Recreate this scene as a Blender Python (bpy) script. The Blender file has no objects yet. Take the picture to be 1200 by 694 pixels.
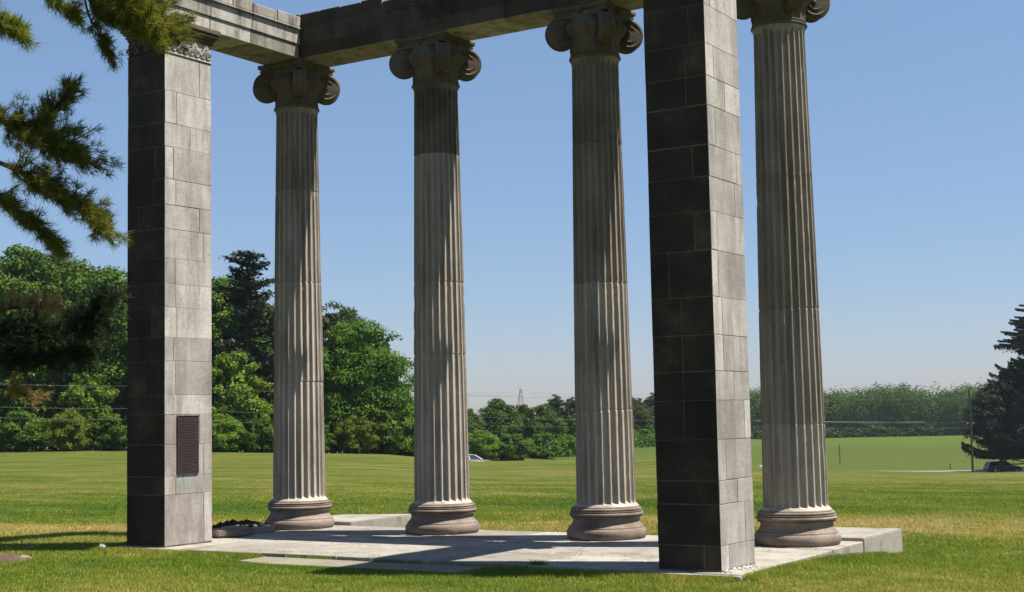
import bpy, bmesh, math, random
import numpy as np
from mathutils import Vector, Matrix
R = math.radians
rng = np.random.default_rng(7)
random.seed(7)
sc = bpy.context.scene
COL = sc.collection

# ------------------------------------------------------------------ camera
F_PX, YAW, PITCH, ROLL = 1670.3, 0.5608, 0.0839, -0.0198
CAM = np.array([13.763, -16.003, 1.55])
fw = np.array([-math.sin(YAW)*math.cos(PITCH), math.cos(YAW)*math.cos(PITCH), math.sin(PITCH)])
rt = np.array([math.cos(YAW), math.sin(YAW), 0.0]); up = np.cross(rt, fw)
r2 = rt*math.cos(ROLL)+up*math.sin(ROLL); u2 = -rt*math.sin(ROLL)+up*math.cos(ROLL)
FH = np.array([-math.sin(YAW), math.cos(YAW)]); RH = np.array([math.cos(YAW), math.sin(YAW)])
cd = bpy.data.cameras.new('camera'); cam = bpy.data.objects.new('camera', cd); COL.objects.link(cam)
cd.sensor_width = 36; cd.lens = F_PX/1200*36; cd.clip_start = 0.1; cd.clip_end = 6000
M4 = Matrix(((r2[0], u2[0], -fw[0], CAM[0]), (r2[1], u2[1], -fw[1], CAM[1]), (r2[2], u2[2], -fw[2], CAM[2]), (0, 0, 0, 1)))
cam.matrix_world = M4
sc.camera = cam

# ------------------------------------------------------------------ light
SUN_EL = R(63.7); SUN_AZ = R(20.0)            # azimuth measured from +X towards +Y
sunv = Vector((math.cos(SUN_EL)*math.cos(SUN_AZ), math.cos(SUN_EL)*math.sin(SUN_AZ), math.sin(SUN_EL)))
sd = bpy.data.lights.new('sun', 'SUN'); sd.energy = 5.0; sd.angle = R(0.53); sd.color = (1.0, 0.955, 0.88)
so = bpy.data.objects.new('sun', sd); COL.objects.link(so)
so.rotation_euler = sunv.to_track_quat('Z', 'Y').to_euler()
so.location = (20, 5, 40)
w = bpy.data.worlds.new('World'); sc.world = w; w.use_nodes = True
nt = w.node_tree; nt.nodes.clear()
sky = nt.nodes.new('ShaderNodeTexSky'); sky.sky_type = 'NISHITA'; sky.sun_disc = False
sky.sun_elevation = SUN_EL; sky.sun_rotation = math.pi/2-SUN_AZ
sky.altitude = 50; sky.air_density = 1.0; sky.dust_density = 0.25; sky.ozone_density = 4.0
bg = nt.nodes.new('ShaderNodeBackground'); bg.inputs['Strength'].default_value = 0.064
wo = nt.nodes.new('ShaderNodeOutputWorld')
tint = nt.nodes.new('ShaderNodeMix'); tint.data_type = 'RGBA'; tint.blend_type = 'MULTIPLY'; tint.inputs[0].default_value = 1
tint.inputs[7].default_value = (1.0, 1.035, 1.03, 1)          # the camera's cool white balance in the sky
tc_ = nt.nodes.new('ShaderNodeTexCoord'); sx_ = nt.nodes.new('ShaderNodeSeparateXYZ'); cr_ = nt.nodes.new('ShaderNodeValToRGB')
nt.links.new(tc_.outputs['Generated'], sx_.inputs[0]); nt.links.new(sx_.outputs[2], cr_.inputs[0])
for e_, (p_, c_) in zip([cr_.color_ramp.elements[0], cr_.color_ramp.elements.new(.10), cr_.color_ramp.elements.new(.28), cr_.color_ramp.elements[-1]], ((0, (.66, .63, .80)), (.10, (.76, .74, .84)), (.28, (1.0, .97, .96)), (1, (.80, .80, .85)))):
    e_.position = p_; e_.color = (*c_, 1)
mul_ = nt.nodes.new('ShaderNodeMix'); mul_.data_type = 'RGBA'; mul_.blend_type = 'MULTIPLY'; mul_.inputs[0].default_value = 1   # grades the sky by elevation; kept low overhead to hold shade dark
nt.links.new(sky.outputs[0], mul_.inputs[6]); nt.links.new(cr_.outputs[0], mul_.inputs[7])
nt.links.new(mul_.outputs[2], tint.inputs[6]); nt.links.new(tint.outputs[2], bg.inputs[0]); nt.links.new(bg.outputs[0], wo.inputs[0])
sc.view_settings.view_transform = 'Standard'; sc.view_settings.look = 'None'
sc.view_settings.exposure = 1.05; sc.view_settings.gamma = 1.0; sc.view_settings.use_curve_mapping = False
sc.cycles.max_bounces = 6; sc.cycles.diffuse_bounces = 3; sc.cycles.transparent_max_bounces = 8

def at(u, v, depth):
    """world point seen at photo pixel (u, v) at the given depth along the view axis"""
    return CAM + depth*(fw + r2*(u-600)/F_PX - u2*(v-347)/F_PX)

# ------------------------------------------------------------------ materials
def mat(name):
    m = bpy.data.materials.new(name); m.use_nodes = True
    t = m.node_tree; b = t.nodes['Principled BSDF']
    return m, t, b
def N(t, kind, **kw):
    n = t.nodes.new(kind)
    for k, v in kw.items():
        if hasattr(n, k): setattr(n, k, v)
        else: n.inputs[k].default_value = v
    return n
def noise(t, vec, scale, detail=6, rough=0.6, stretch=None, rot=None):
    n = N(t, 'ShaderNodeTexNoise'); n.inputs['Scale'].default_value = scale
    n.inputs['Detail'].default_value = detail; n.inputs['Roughness'].default_value = rough
    if stretch or rot:
        mp = N(t, 'ShaderNodeMapping')
        if stretch: mp.inputs['Scale'].default_value = stretch
        if rot: mp.inputs['Rotation'].default_value = rot
        t.links.new(vec, mp.inputs[0]); vec = mp.outputs[0]
    t.links.new(vec, n.inputs['Vector'])
    return n.outputs['Fac']
def ramp(t, fac, stops):
    r = N(t, 'ShaderNodeValToRGB'); e = r.color_ramp.elements
    while len(e) < len(stops): e.new(0.5)
    for i, (p, c) in enumerate(stops):
        e[i].position = p; e[i].color = (c[0], c[1], c[2], 1) if not isinstance(c, (int, float)) else (c, c, c, 1)
    t.links.new(fac, r.inputs[0]); return r.outputs[0]
def mix(t, a, b, fac, mode='MIX'):
    m = N(t, 'ShaderNodeMix', data_type='RGBA', blend_type=mode)
    for sock, val in ((m.inputs['Factor'], fac), (m.inputs['A'], a), (m.inputs['B'], b)):
        pass
    f, A, B = m.inputs[0], m.inputs[6], m.inputs[7]
    for s, v in ((f, fac), (A, a), (B, b)):
        if isinstance(v, (int, float)): s.default_value = v
        elif isinstance(v, (tuple, list)): s.default_value = (v[0], v[1], v[2], 1)
        else: t.links.new(v, s)
    return m.outputs[2]
def math_(t, op, a, b=0.0, c=None):
    n = N(t, 'ShaderNodeMath', operation=op)
    for i, v in enumerate((a, b) if c is None else (a, b, c)):
        if isinstance(v, (int, float)): n.inputs[i].default_value = v
        else: t.links.new(v, n.inputs[i])
    return n.outputs[0]
def bump(t, b, h, strength, dist):
    n = N(t, 'ShaderNodeBump'); n.inputs['Strength'].default_value = strength; n.inputs['Distance'].default_value = dist
    t.links.new(h, n.inputs['Height']); t.links.new(n.outputs[0], b.inputs['Normal'])

def stone(name, light, dark, stain, tone_amt=0.5, stain_amt=0.6, streak=(5, 5, 0.5), rough=0.85, bscale=60, bdist=0.006, lichen=None, thr=(0.48, 0.72), shade_grime=0.0):
    m, t, b = mat(name)
    geo = N(t, 'ShaderNodeNewGeometry'); pos = geo.outputs['Position']
    oi = N(t, 'ShaderNodeObjectInfo')
    add = N(t, 'ShaderNodeVectorMath', operation='ADD'); t.links.new(pos, add.inputs[0])
    sc_ = N(t, 'ShaderNodeVectorMath', operation='SCALE'); sc_.inputs['Scale'].default_value = 7.0
    cmb = N(t, 'ShaderNodeCombineXYZ'); t.links.new(oi.outputs['Random'], cmb.inputs[0])
    t.links.new(cmb.outputs[0], sc_.inputs[0]); t.links.new(sc_.outputs[0], add.inputs[1]); vec = add.outputs[0]
    at_ = N(t, 'ShaderNodeAttribute', attribute_name='tone')
    tone = math_(t, 'ADD', math_(t, 'MULTIPLY', at_.outputs['Fac'], tone_amt), math_(t, 'MULTIPLY', noise(t, vec, 1.7, 5), 1-tone_amt*0.5))
    base = ramp(t, tone, [(0.0, tuple(x*.35 for x in dark)), (0.3, dark), (0.85, light)])
    fine = noise(t, vec, 35, 5, 0.7)
    base = mix(t, base, ramp(t, fine, [(0.3, 0.72), (0.7, 1.12)]), 0.75, 'MULTIPLY')
    st = noise(t, vec, 1.6, 8, 0.72, stretch=streak)
    stf = math_(t, 'MULTIPLY', ramp(t, st, [(thr[0], 0.0), (thr[1], 1.0)]), stain_amt)
    base = mix(t, base, stain, stf)
    if lichen:
        lf = ramp(t, noise(t, vec, 6, 8, 0.75), [(0.56, 0.0), (0.68, 0.55)])
        base = mix(t, base, lichen, lf)
    if shade_grime:
        # grime on faces turned from the sun, their shade put into the colour too
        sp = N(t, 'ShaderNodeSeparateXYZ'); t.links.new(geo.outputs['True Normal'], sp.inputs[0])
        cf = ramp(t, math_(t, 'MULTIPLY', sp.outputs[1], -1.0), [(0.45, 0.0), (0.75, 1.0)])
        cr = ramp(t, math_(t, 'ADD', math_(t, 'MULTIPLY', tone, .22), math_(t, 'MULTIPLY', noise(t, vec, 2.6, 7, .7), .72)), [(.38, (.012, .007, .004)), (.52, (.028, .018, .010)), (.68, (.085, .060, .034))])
        base = mix(t, base, cr, math_(t, 'MULTIPLY', cf, shade_grime))
    t.links.new(base, b.inputs['Base Color'])
    b.inputs['Roughness'].default_value = rough; b.inputs['Specular IOR Level'].default_value = 0.25
    h = math_(t, 'ADD', noise(t, vec, bscale, 6, 0.7), math_(t, 'MULTIPLY', noise(t, vec, bscale/6, 4), 1.4))
    bump(t, b, h, 0.75, bdist)
    return m
M_pier = stone('pier_stone', (.50, .46, .415), (.25, .22, .195), (.14, .115, .095), 0.40, 0.8, (3.2, 3.2, .55), thr=(.45, .72), shade_grime=.96)
M_col = stone('column_stone', (.47, .42, .35), (.25, .205, .155), (.075, .056, .04), 0.55, 0.72, (6, 6, .45), thr=(.47, .70), bdist=.003, shade_grime=.33)  # shaft side turned from the sun coloured darker, so the flutes contrast
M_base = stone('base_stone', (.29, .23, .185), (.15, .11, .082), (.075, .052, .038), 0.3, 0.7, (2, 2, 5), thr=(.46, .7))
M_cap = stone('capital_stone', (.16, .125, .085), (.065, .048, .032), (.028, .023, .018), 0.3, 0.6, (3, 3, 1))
M_beam = stone('entablature_stone', (.42, .39, .335), (.21, .19, .155), (.055, .047, .038), 0.5, 0.85, (4, 4, .8), lichen=(.28, .27, .2), thr=(.47, .66), shade_grime=.9)
M_slab = stone('paving_stone', (.33, .30, .25), (.20, .175, .145), (.09, .072, .052), 0.6, 0.8, (1.6, 1.6, 1.6), bscale=30, bdist=.006, thr=(.48, .72))
M_step = stone('step_stone', (.25, .225, .16), (.16, .14, .10), (.12, .10, .065), 0.4, 0.6, (1.5, 1.5, 1))
M_rock = stone('rock', (.15, .095, .07), (.08, .055, .04), (.03, .022, .016), 0.2, 0.6, (5, 5, 5), bscale=18, bdist=.02)
M_white = stone('white_rock', (.72, .68, .62), (.5, .46, .41), (.3, .26, .22), 0.2, 0.4, (5, 5, 5), bscale=25, bdist=.008)

def plain(name, c, rough=0.6, metal=0.0, var=0.25, scale=8, spec=0.4, bd=0.0):
    m, t, b = mat(name)
    tc = N(t, 'ShaderNodeNewGeometry').outputs['Position']
    f = noise(t, tc, scale, 5)
    a = tuple(x*(1-var) for x in c); d = tuple(min(1, x*(1+var)) for x in c)
    t.links.new(ramp(t, f, [(0.3, a), (0.7, d)]), b.inputs['Base Color'])
    b.inputs['Roughness'].default_value = rough; b.inputs['Metallic'].default_value = metal
    b.inputs['Specular IOR Level'].default_value = spec
    if bd: bump(t, b, noise(t, tc, scale*3, 6), 0.8, bd)
    return m
M_bronze = plain('bronze', (.060, .038, .040), .5, .35, .3, 20)
M_text = plain('bronze_lettering', (.095, .068, .068), .4, .5, .2, 30)
M_bark = plain('bark', (.075, .055, .04), .9, 0, .4, 12, .1, .02)
M_pinebark = plain('pine_bark', (.05, .038, .03), .9, 0, .4, 25, .1, .01)
M_wood = plain('pole_wood', (.07, .055, .042), .9, 0, .3, 5, .1, .01)
M_wire = plain('wire', (.10, .10, .10), .7, 0, .1, 3)
M_cable = plain('pale_cable', (.30, .30, .29), .5, 0, .1, 3)
M_lampw = plain('pale_sleeve', (.6, .6, .58), .5, 0, .1, 3)
M_steel = plain('pylon_steel', (.16, .18, .20), .5, .5, .1, 3)
M_glass = plain('car_glass', (.03, .035, .04), .06, 0, .1, 3, .8)
M_tyre = plain('tyre', (.02, .02, .02), .85, 0, .2, 10, .2)
M_rim = plain('rim', (.45, .45, .46), .3, .8, .1, 3)
M_lamp = plain('headlight', (.75, .75, .72), .15, 0, .1, 3, .8)
M_paint_w = plain('white_paint', (.72, .72, .71), .25, 0, .04, 2, .5)
M_paint_b = plain('dark_blue_paint', (.06, .075, .13), .22, .3, .06, 2, .6)
M_paint_s = plain('silver_paint', (.55, .56, .57), .25, .5, .05, 2, .5)
M_road = plain('asphalt_road', (.20, .19, .18), .85, 0, .15, 3, .2, .004)
M_soil = plain('soil', (.045, .034, .024), .95, 0, .4, 12, .1, .03)
M_verd, t_, b_ = mat('verdigris_stain'); b_.inputs['Base Color'].default_value = (.36, .43, .37, 1); b_.inputs['Roughness'].default_value = .9
p_ = N(t_, 'ShaderNodeNewGeometry').outputs['Position']; sp_ = N(t_, 'ShaderNodeSeparateXYZ'); t_.links.new(p_, sp_.inputs[0])
h_ = math_(t_, 'MULTIPLY', math_(t_, 'SUBTRACT', sp_.outputs[2], .45), 1/.435)
n_ = math_(t_, 'MULTIPLY', noise(t_, p_, 4, 6, .7, stretch=(1, 5, .5)), math_(t_, 'ADD', .25, math_(t_, 'MULTIPLY', h_, 1.0)))
t_.links.new(ramp(t_, n_, [(.36, 0.0), (.66, .6)]), b_.inputs['Alpha'])
M_mortar = plain('mortar', (.12, .10, .075), .95, 0, .6, 3, .1)
M_post = plain('marker_wood', (.09, .075, .055), .9, 0, .2, 5)

def leaf_mat(name, c0, c1, c2, trans=0.25, scale=.35):
    m, t, b = mat(name)
    at_ = N(t, 'ShaderNodeAttribute', attribute_name='tone')
    oi = N(t, 'ShaderNodeObjectInfo')
    pos = N(t, 'ShaderNodeNewGeometry').outputs['Position']
    f = math_(t, 'ADD', math_(t, 'MULTIPLY', at_.outputs['Fac'], .55), math_(t, 'MULTIPLY', noise(t, pos, scale, 3), .45))
    c = ramp(t, f, [(0.2, c0), (0.5, c1), (0.8, c2)])
    # each tree a little different in hue and value
    hs = N(t, 'ShaderNodeHueSaturation')
    t.links.new(math_(t, 'ADD', .472, math_(t, 'MULTIPLY', oi.outputs['Random'], .034)), hs.inputs['Hue'])
    t.links.new(math_(t, 'ADD', .75, math_(t, 'MULTIPLY', oi.outputs['Random'], .5)), hs.inputs['Value'])
    hs.inputs['Saturation'].default_value = 1.04
    t.links.new(c, hs.inputs['Color']); c = hs.outputs[0]
    t.links.new(c, b.inputs['Base Color'])
    b.inputs['Roughness'].default_value = .65; b.inputs['Specular IOR Level'].default_value = .12
    tr = N(t, 'ShaderNodeBsdfTranslucent'); t.links.new(mix(t, c, (1.0, 1.0, .35), .35, 'MULTIPLY'), tr.inputs[0])
    ms = N(t, 'ShaderNodeMixShader'); ms.inputs[0].default_value = trans
    t.links.new(b.outputs[0], ms.inputs[1]); t.links.new(tr.outputs[0], ms.inputs[2])
    t.links.new(ms.outputs[0], t.nodes['Material Output'].inputs[0])
    return m
L_green = leaf_mat('leaves_green', (.026, .060, .007), (.058, .118, .013), (.11, .18, .022))
L_bright = leaf_mat('leaves_bright', (.055, .10, .012), (.10, .17, .018), (.15, .22, .03))
L_dark = leaf_mat('leaves_dark', (.018, .034, .008), (.032, .058, .012), (.055, .088, .018))
L_wisp = leaf_mat('leaves_grey', (.035, .042, .018), (.06, .07, .026), (.09, .095, .036))
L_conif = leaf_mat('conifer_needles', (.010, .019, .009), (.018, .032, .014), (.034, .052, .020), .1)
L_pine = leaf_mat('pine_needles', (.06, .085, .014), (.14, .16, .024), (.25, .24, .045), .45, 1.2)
L_far = leaf_mat('far_leaves', (.024, .048, .007), (.048, .084, .012), (.085, .125, .02))
L_dead = leaf_mat('dead_needles', (.20, .13, .05), (.32, .22, .09), (.44, .32, .14), .3, 2)

def grass_color(t, pos, blade=False):
    ROT = (0, 0, -YAW)
    n1 = noise(t, pos, 1.0, 5, .6, stretch=(.10, .45, .3), rot=ROT)
    n2 = noise(t, pos, 3.2, 5, .65)
    n3 = noise(t, pos, 22, 4, .7)
    n0 = noise(t, pos, .06, 3, .5, stretch=(.3, 1.6, .3), rot=ROT)
    nb = noise(t, pos, .55, 4, .6)
    f = math_(t, 'ADD', math_(t, 'MULTIPLY', n1, .45), math_(t, 'ADD', math_(t, 'MULTIPLY', n2, .35), math_(t, 'MULTIPLY', n3, .2)))
    f = math_(t, 'ADD', math_(t, 'ADD', .515, math_(t, 'MULTIPLY', math_(t, 'SUBTRACT', f, .5), 1.35)), math_(t, 'MULTIPLY', math_(t, 'SUBTRACT', nb, .5), .32))
    # worn dry strip behind the colonnade and lusher strip beyond it
    sep = N(t, 'ShaderNodeSeparateXYZ'); t.links.new(pos, sep.inputs[0])
    dx = math_(t, 'MULTIPLY', math_(t, 'SUBTRACT', sep.outputs[0], CAM[0]), FH[0])
    dy = math_(t, 'MULTIPLY', math_(t, 'SUBTRACT', sep.outputs[1], CAM[1]), FH[1])
    d = math_(t, 'ADD', math_(t, 'ADD', dx, dy), math_(t, 'MULTIPLY', math_(t, 'SUBTRACT', n2, .5), 1.5))
    def band(c, wd):
        q = math_(t, 'DIVIDE', math_(t, 'SUBTRACT', d, c), wd)
        return math_(t, 'POWER', 2.718, math_(t, 'MULTIPLY', math_(t, 'MULTIPLY', q, q), -1.0))
    dry = math_(t, 'ADD', math_(t, 'ADD', math_(t, 'MULTIPLY', band(23.0, 1.6), .20), math_(t, 'MULTIPLY', band(12.6, .9), .05)), math_(t, 'MULTIPLY', band(48, 7), .03))
    lush = math_(t, 'MULTIPLY', math_(t, 'ADD', band(29, 3.2), math_(t, 'MULTIPLY', band(16.2, 1.5), .8)), .12)
    f = math_(t, 'SUBTRACT', math_(t, 'ADD', f, dry), lush)
    f = math_(t, 'ADD', f, math_(t, 'MULTIPLY', math_(t, 'SUBTRACT', n0, .5), .16))
    far = ramp(t, math_(t, 'MULTIPLY', d, .005), [(.78, 0.0), (.98, 1.0)])
    g = ramp(t, f, [(0.33, (.062, .110, .013)), (0.47, (.110, .152, .019)), (0.57, (.175, .182, .038)), (0.69, (.27, .225, .085))])
    g = mix(t, g, mix(t, (.082, .128, .020), (.115, .150, .032), ramp(t, noise(t, pos, .02, 4, .6, stretch=(.4, 2.5, .3), rot=ROT), [(.4, 0.0), (.6, 1.0)])), math_(t, 'MULTIPLY', far, .75))
    far2 = ramp(t, math_(t, 'MULTIPLY', math_(t, 'ADD', d, math_(t, 'MULTIPLY', n0, 40)), .0025), [(.80, 0.0), (.87, 1.0)])
    g = mix(t, g, (.118, .182, .022), math_(t, 'MULTIPLY', far2, .7))
    return g, f, n3
def grass_mat():
    m, t, b = mat('grass_ground')
    pos = N(t, 'ShaderNodeNewGeometry').outputs['Position']
    g, f, n3 = grass_color(t, pos)
    soil = mix(t, g, (.60, .60, .62), 1.0, 'MULTIPLY'); soil = mix(t, soil, (.5, .45, .36), ramp(t, n3, [(0.35, .45), (0.6, .0)]), 'MULTIPLY')
    t.links.new(soil, b.inputs['Base Color']); b.inputs['Roughness'].default_value = .95; b.inputs['Specular IOR Level'].default_value = .05
    h = math_(t, 'ADD', noise(t, pos, 14, 5, .7), noise(t, pos, 2, 3))
    bump(t, b, h, .9, .05)
    return m
M_ground = grass_mat()
def blade_mat():
    m, t, b = mat('grass_blades')
    pos = N(t, 'ShaderNodeNewGeometry').outputs['Position']
    g, f, n3 = grass_color(t, pos)
    at_ = N(t, 'ShaderNodeAttribute', attribute_name='tone')
    c = mix(t, g, ramp(t, at_.outputs['Fac'], [(0, (1.2, 1.25, 1.0)), (.75, (2.0, 1.85, 1.6)), (1.0, (3.2, 2.5, 2.2))]), 1.0, 'MULTIPLY')
    t.links.new(c, b.inputs['Base Color']); b.inputs['Roughness'].default_value = .6; b.inputs['Specular IOR Level'].default_value = .2
    tr = N(t, 'ShaderNodeBsdfTranslucent'); t.links.new(c, tr.inputs[0])
    ms = N(t, 'ShaderNodeMixShader'); ms.inputs[0].default_value = .4
    t.links.new(b.outputs[0], ms.inputs[1]); t.links.new(tr.outputs[0], ms.inputs[2])
    t.links.new(ms.outputs[0], t.nodes['Material Output'].inputs[0])
    return m
M_blade = blade_mat()

# ------------------------------------------------------------------ mesh helpers
class MB:
    def __init__(s): s.v = []; s.f = []; s.t = []; s.n = 0
    def add(s, v, f, tone=0.5):
        v = np.asarray(v, float); s.v.append(v)
        for q in f: s.f.append(tuple(int(i)+s.n for i in q))
        s.t += [tone]*len(f) if np.isscalar(tone) else list(tone)
        s.n += len(v)
    def box(s, x0, x1, y0, y1, z0, z1, tone=0.5, bev=0.0):
        if bev <= 0:
            v = [(x, y, z) for z in (z0, z1) for y in (y0, y1) for x in (x0, x1)]
            s.add(v, [(0, 2, 3, 1), (4, 5, 7, 6), (0, 1, 5, 4), (2, 6, 7, 3), (0, 4, 6, 2), (1, 3, 7, 5)], tone); return
        bm = bmesh.new(); bmesh.ops.create_cube(bm, size=1)
        for q in bm.verts: q.co = Vector(((x0+x1)/2+q.co.x*(x1-x0), (y0+y1)/2+q.co.y*(y1-y0), (z0+z1)/2+q.co.z*(z1-z0)))
        bmesh.ops.bevel(bm, geom=bm.edges[:], offset=bev, segments=1, affect='EDGES')
        s.bm(bm, tone)
    def bm(s, bm, tone=0.5):
        bm.verts.index_update()
        s.add([q.co[:] for q in bm.verts], [[q.index for q in f.verts] for f in bm.faces], tone); bm.free()
    def tube(s, pts, rad, n=8, tone=0.5, cap=True):
        pts = np.asarray(pts, float); k = len(pts); rad = np.broadcast_to(rad, (k,))
        tg = np.gradient(pts, axis=0); tg /= np.linalg.norm(tg, axis=1)[:, None]+1e-12
        ref = np.array([0, 0, 1.]) if abs(tg[0][2]) < .9 else np.array([1., 0, 0])
        V = []
        a = np.arange(n)*2*math.pi/n
        for i in range(k):
            x = np.cross(tg[i], ref)
            if np.linalg.norm(x) < 1e-5: x = np.cross(tg[i], [0, 1, .01])
            x /= np.linalg.norm(x); y = np.cross(tg[i], x)
            V.append(pts[i]+rad[i]*(np.cos(a)[:, None]*x+np.sin(a)[:, None]*y))
        V = np.concatenate(V); Fc = []
        for i in range(k-1):
            for j in range(n): Fc.append((i*n+j, i*n+(j+1) % n, (i+1)*n+(j+1) % n, (i+1)*n+j))
        if cap: Fc += [tuple(range(n))[::-1], tuple(range((k-1)*n, k*n))]
        s.add(V, Fc, tone)
    def lathe(s, prof, n=48, c=(0, 0), tone=0.5, rfun=None):
        a = np.arange(n)*2*math.pi/n; V = []
        for i, (r, z) in enumerate(prof):
            rr = r*np.ones(n) if rfun is None else rfun(r, z, a)
            V.append(np.stack([c[0]+rr*np.cos(a), c[1]+rr*np.sin(a), np.full(n, z)], 1))
        V = np.concatenate(V); Fc = []
        for i in range(len(prof)-1):
            for j in range(n): Fc.append((i*n+j, i*n+(j+1) % n, (i+1)*n+(j+1) % n, (i+1)*n+j))
        Fc.append(tuple(range(n))[::-1]); k = len(prof)-1; Fc.append(tuple(range(k*n, (k+1)*n)))
        s.add(V, Fc, tone)
    def mesh(s, name, m, smooth=False, auto=None):
        me = bpy.data.meshes.new(name)
        me.from_pydata(np.concatenate(s.v).tolist(), [], s.f); me.materials.append(m)
        at_ = me.attributes.new('tone', 'FLOAT', 'FACE'); at_.data.foreach_set('value', np.array(s.t, np.float32))
        if smooth: me.polygons.foreach_set('use_smooth', [True]*len(me.polygons))
        me.update()
        if auto is not None:
            me.polygons.foreach_set('use_smooth', [True]*len(me.polygons))
            me.set_sharp_from_angle(angle=R(auto))
        return me
    def obj(s, name, m, parent=None, smooth=False, auto=None):
        return link(name, s.mesh(name, m, smooth, auto), parent)
def link(name, me, parent=None):
    o = bpy.data.objects.new(name, me); COL.objects.link(o)
    if parent is not None: o.parent = parent
    return o
def quads(name, V, m, tone):
    """V: (n,4,3) array of quads -> mesh"""
    n = len(V); me = bpy.data.meshes.new(name)
    me.vertices.add(n*4); me.vertices.foreach_set('co', np.ascontiguousarray(V, np.float32).ravel())
    me.loops.add(n*4); me.loops.foreach_set('vertex_index', np.arange(n*4, dtype=np.int32))
    me.polygons.add(n); me.polygons.foreach_set('loop_start', np.arange(0, n*4, 4, dtype=np.int32))
    me.materials.append(m)
    a = me.attributes.new('tone', 'FLOAT', 'FACE'); a.data.foreach_set('value', np.asarray(tone, np.float32))
    me.update(calc_edges=True); return me
def tris(name, V, m, tone):
    n = len(V); me = bpy.data.meshes.new(name)
    me.vertices.add(n*3); me.vertices.foreach_set('co', np.ascontiguousarray(V, np.float32).ravel())
    me.loops.add(n*3); me.loops.foreach_set('vertex_index', np.arange(n*3, dtype=np.int32))
    me.polygons.add(n); me.polygons.foreach_set('loop_start', np.arange(0, n*3, 3, dtype=np.int32))
    me.materials.append(m)
    a = me.attributes.new('tone', 'FLOAT', 'FACE'); a.data.foreach_set('value', np.asarray(tone, np.float32))
    me.update(calc_edges=True); return me
def tag(o, label, cat, group=None):
    o['label'] = label; o['category'] = cat
    if group: o['group'] = group
    return o
def empty(name, loc, label, cat, group=None, rz=0):
    o = bpy.data.objects.new(name, None); COL.objects.link(o); o.location = loc; o.rotation_euler = (0, 0, rz)
    o.empty_display_size = .3
    return tag(o, label, cat, group)
def copy_tree(o, parent=None):
    c = o.copy(); COL.objects.link(c); c.parent = parent
    for ch in list(o.children): copy_tree(ch, c)
    return c

# ------------------------------------------------------------------ terrain
KU = [-400, 100, 450, 557, 660, 760, 900, 1000, 1150, 1500]
KD = [0, 14, 25, 40, 60, 80, 100, 130, 150, 170, 190, 215, 260, 330, 420, 700, 1200, 5000]
KZ = [
 [0, 0, -.01, -.04, -.09, -.15, -.25, -.5, -.6, -.7, -.8, -1, -1.3, -2, -3, -3, -3, -3],
 [0, 0, -.02, -.05, -.11, -.2, -.33, -.55, -.7, -.8, -.9, -1, -1.3, -2, -3, -3, -3, -3],
 [0, -.01, -.05, -.14, -.33, -.57, -.9, -1.60, -2.2, -2.7, -3.0, -3.2, -3.4, -3.6, -4, -4, -4, -4],
 [0, -.02, -.09, -.22, -.52, -.95, -1.5, -2.75, -4.0, -3.6, -3.5, -3.45, -3.5, -4, -4.6, -4.6, -4.6, -4.6],
 [0, -.02, -.09, -.22, -.52, -.95, -1.5, -2.85, -4.2, -4.9, -4.5, -4.3, -4.0, -4.4, -5, -5, -5, -5],
 [0, -.02, -.09, -.23, -.54, -.98, -1.55, -2.75, -3.7, -4.75, -4.9, -4.6, -4.4, -4.6, -5, -5, -5, -5],
 [0, -.03, -.14, -.36, -.84, -1.55, -2.45, -3.72, -4.65, -5.5, -6.2, -6.35, -6.2, -6.0, -6.4, -6.6, -6.6, -6.6],
 [0, -.03, -.16, -.42, -.98, -1.8, -2.7, -4.0, -4.85, -5.72, -6.48, -6.6, -6.4, -6.1, -6.2, -6.6, -6.6, -6.6],
 [0, -.04, -.19, -.49, -1.12, -2.05, -3.0, -4.4, -5.35, -6.3, -7.05, -7.05, -6.7, -6.3, -6.2, -6.6, -6.6, -6.6],
 [0, -.04, -.19, -.49, -1.12, -2.05, -3.0, -4.5, -5.5, -6.5, -7.3, -7.3, -6.9, -6.5, -6.3, -6.6, -6.6, -6.6]]
KZ = np.array(KZ)
TU = np.array([math.atan((u-600)/F_PX) for u in KU])
def sstep(a, b, x):
    t = np.clip((x-a)/(b-a), 0, 1); return t*t*(3-2*t)
def hermite(d):
    """monotone-ish cubic over KD for all rows; d array -> (rows, n)"""
    kd = np.array(KD, float); dz = np.diff(KZ, axis=1)/np.diff(kd)
    m = np.zeros_like(KZ); m[:, 1:-1] = np.where(dz[:, 1:]*dz[:, :-1] > 0, 2*dz[:, 1:]*dz[:, :-1]/(dz[:, 1:]+dz[:, :-1]+1e-12), 0)
    m[:, 0] = 0; m[:, -1] = 0
    i = np.clip(np.searchsorted(kd, d, side='right')-1, 0, len(kd)-2); h = kd[i+1]-kd[i]; s = np.clip((d-kd[i])/h, 0, 1)
    return ((2*s**3-3*s**2+1)*KZ[:, i]+(s**3-2*s**2+s)*h*m[:, i]+(-2*s**3+3*s**2)*KZ[:, i+1]+(s**3-s**2)*h*m[:, i+1])
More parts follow.
